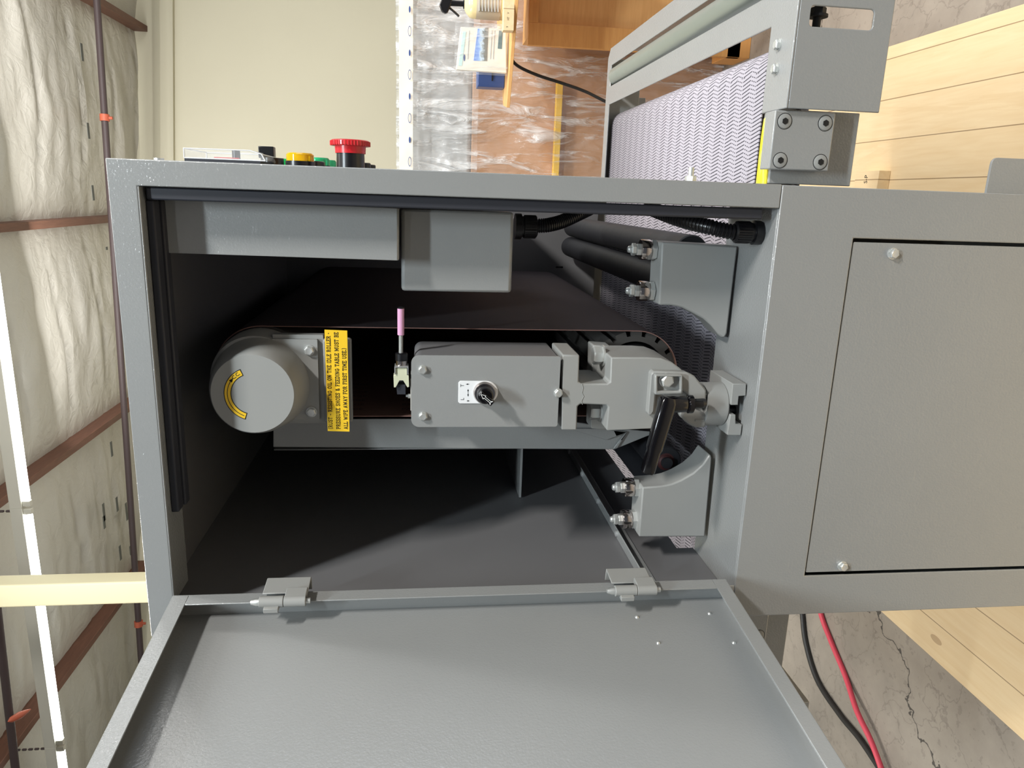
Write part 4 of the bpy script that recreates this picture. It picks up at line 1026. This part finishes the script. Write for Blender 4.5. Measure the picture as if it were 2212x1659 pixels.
b = B(); prism_y(b, [(at(1005, 125, Y=Yb).x+.011*math.cos(2*PI*i/20), at(1003, 125, Y=Yb).z+.003*math.sin(2*PI*i/20)) for i in range(20)], Yb-.001, Yb); obj('cover_emblem', b, 'blue', bk)
sheet('clear_bag', at(1000, 160, Y=Yb).x, at(1000, 55, Y=Yb).x+.01, zt2+.004, at(982, 100, Y=Yb).z, Yb-.012, .006, 'film', bk, 50, 50, 3)
# blue plastic box
a, c = at(1032, 186, Y=2.03), at(1092, 150, Y=2.03)
b = B(); prism_z(b, [(a.x, 2.04), (a.x+.02, 2.03), (c.x+.05, 2.03), (c.x+.05, 2.12), (a.x+.02, 2.12), (a.x, 2.11)], zt2, at(1032, 170, Y=2.03).z)
bb = obj('blue_box', b, 'blue', None, bevel=.004); tag(bb, 'blue plastic box standing behind the bagged booklet on the bench', 'box')
b = B(); box(b, a.x+.02, c.x+.05, 2.026, 2.03, at(1062, 170, Y=2.03).z-.003, at(1062, 170, Y=2.03).z); obj('lid_seam', b, 'ink', bb)
# spray bottle
Ys = 2.0; s0 = at(1085, 14, Y=Ys); sx0 = s0.x
sb = thing('spray_bottle', (sx0, Ys, zt2), 'yellowish spray bottle with a black trigger head standing on the bench', 'spray bottle')
zs, zn = at(1022, 14, Y=Ys).z, at(1002, 18, Y=Ys).z
b = B()
prof = [(0, .042), (.004, .045), (zs-zt2, .046), (zs-zt2+.012, .043), (zs-zt2+.024, .030), (zn-zt2, .014)]
lathe(b, (sx0, Ys, zt2), (0, 0, 1), prof, 36); M['bottle'] = simple('amber_liquid_plastic', (222, 206, 158), .25); obj('bottle', b, 'bottle', sb)
b = B(); lathe(b, (sx0, Ys, zt2+.03), (0, 0, 1), [(0, .0468), (zs-zt2-.04, .0468)], 36, cap=False); M['lbl'] = simple('bottle_label', (196, 188, 170), .5); lb = obj('bottle_label', b, 'lbl', sb)
for k in range(7):
    m = B(); z_ = zt2+.038+k*.011; box(m, sx0-.03, sx0+.022, Ys-.0485, Ys-.038, z_, z_+.003); obj('label_print', m, 'greywrap', lb)
b = B(); lathe(b, (sx0, Ys, zn-.004), (0, 0, 1), [(0, .017), (.006, .016), (.007, .009), (.05, .010)], 24); obj('neck', b, 'black', sb)
zh = zn+.045
b = B(); P2 = [(-.032, zh+.012), (-.036, zh+.020), (-.030, zh+.034), (-.010, zh+.042), (.014, zh+.030), (.020, zh+.004), (.008, zh-.004), (-.012, zh+.002)]
prism_y(b, [(sx0+x, z) for x, z in P2], Ys-.010, Ys+.010); obj('spray_head', b, 'black', sb, bevel=.003)
b = B(); tube(b, spline([(sx0-.014, Ys, zh+.008), (sx0-.024, Ys, zh-.006), (sx0-.036, Ys, zh-.022), (sx0-.042, Ys, zh-.028)], 6), .004, 8); obj('trigger', b, 'black', sb)
# black cap bottle next to it
# cable hanging from the bench
b = B(); cpts = [at(1103, 60, Y=2.2), at(1101, 100, Y=2.2), at(1103, 122, Y=2.2), at(1118, 142, Y=2.2), at(1160, 162, Y=2.2), at(1215, 180, Y=2.2), at(1265, 198, Y=2.2), at(1330, 228, Y=2.2), at(1450, 262, Y=2.2)]
cpts += [Vector((cpts[-1].x-.05, 2.2, FZ+.2)), Vector((cpts[-1].x-.1, 2.2, FZ+.006))]
tube(b, spline(cpts, 8), .006, 10); tag(obj('power_cable', b, 'hose_black'), 'black cable hanging in a curve from the bench past the film', 'cable')
# small timber and foot on the platform
p_ = at(1925, 369, Z=0); q_ = at(1925, 401, Z=0)
b = B(); box(b, q_.x-.01, p_.x, p_.y, p_.y+.11, 0.0005, .034)
wb2 = obj('timber_offcut', b, 'plank', None, bevel=.001); tag(wb2, 'short stamped timber offcut on the plank platform beside the sander', 'timber')
text('stamp_lettering', 'S-P', .022, (p_.x-.022, p_.y+.055, .0345), 'ink', wb2, ax=(1, 0, 0), up=(0, 1, 0), sx=.8)
b = B(); prism_z(b, [(-.02, 1.0), (.052, 1.02), (.052, 1.2), (-.02, 1.2)], 0, .014); obj('foot_plate', b, 'paint', S, bevel=.003)
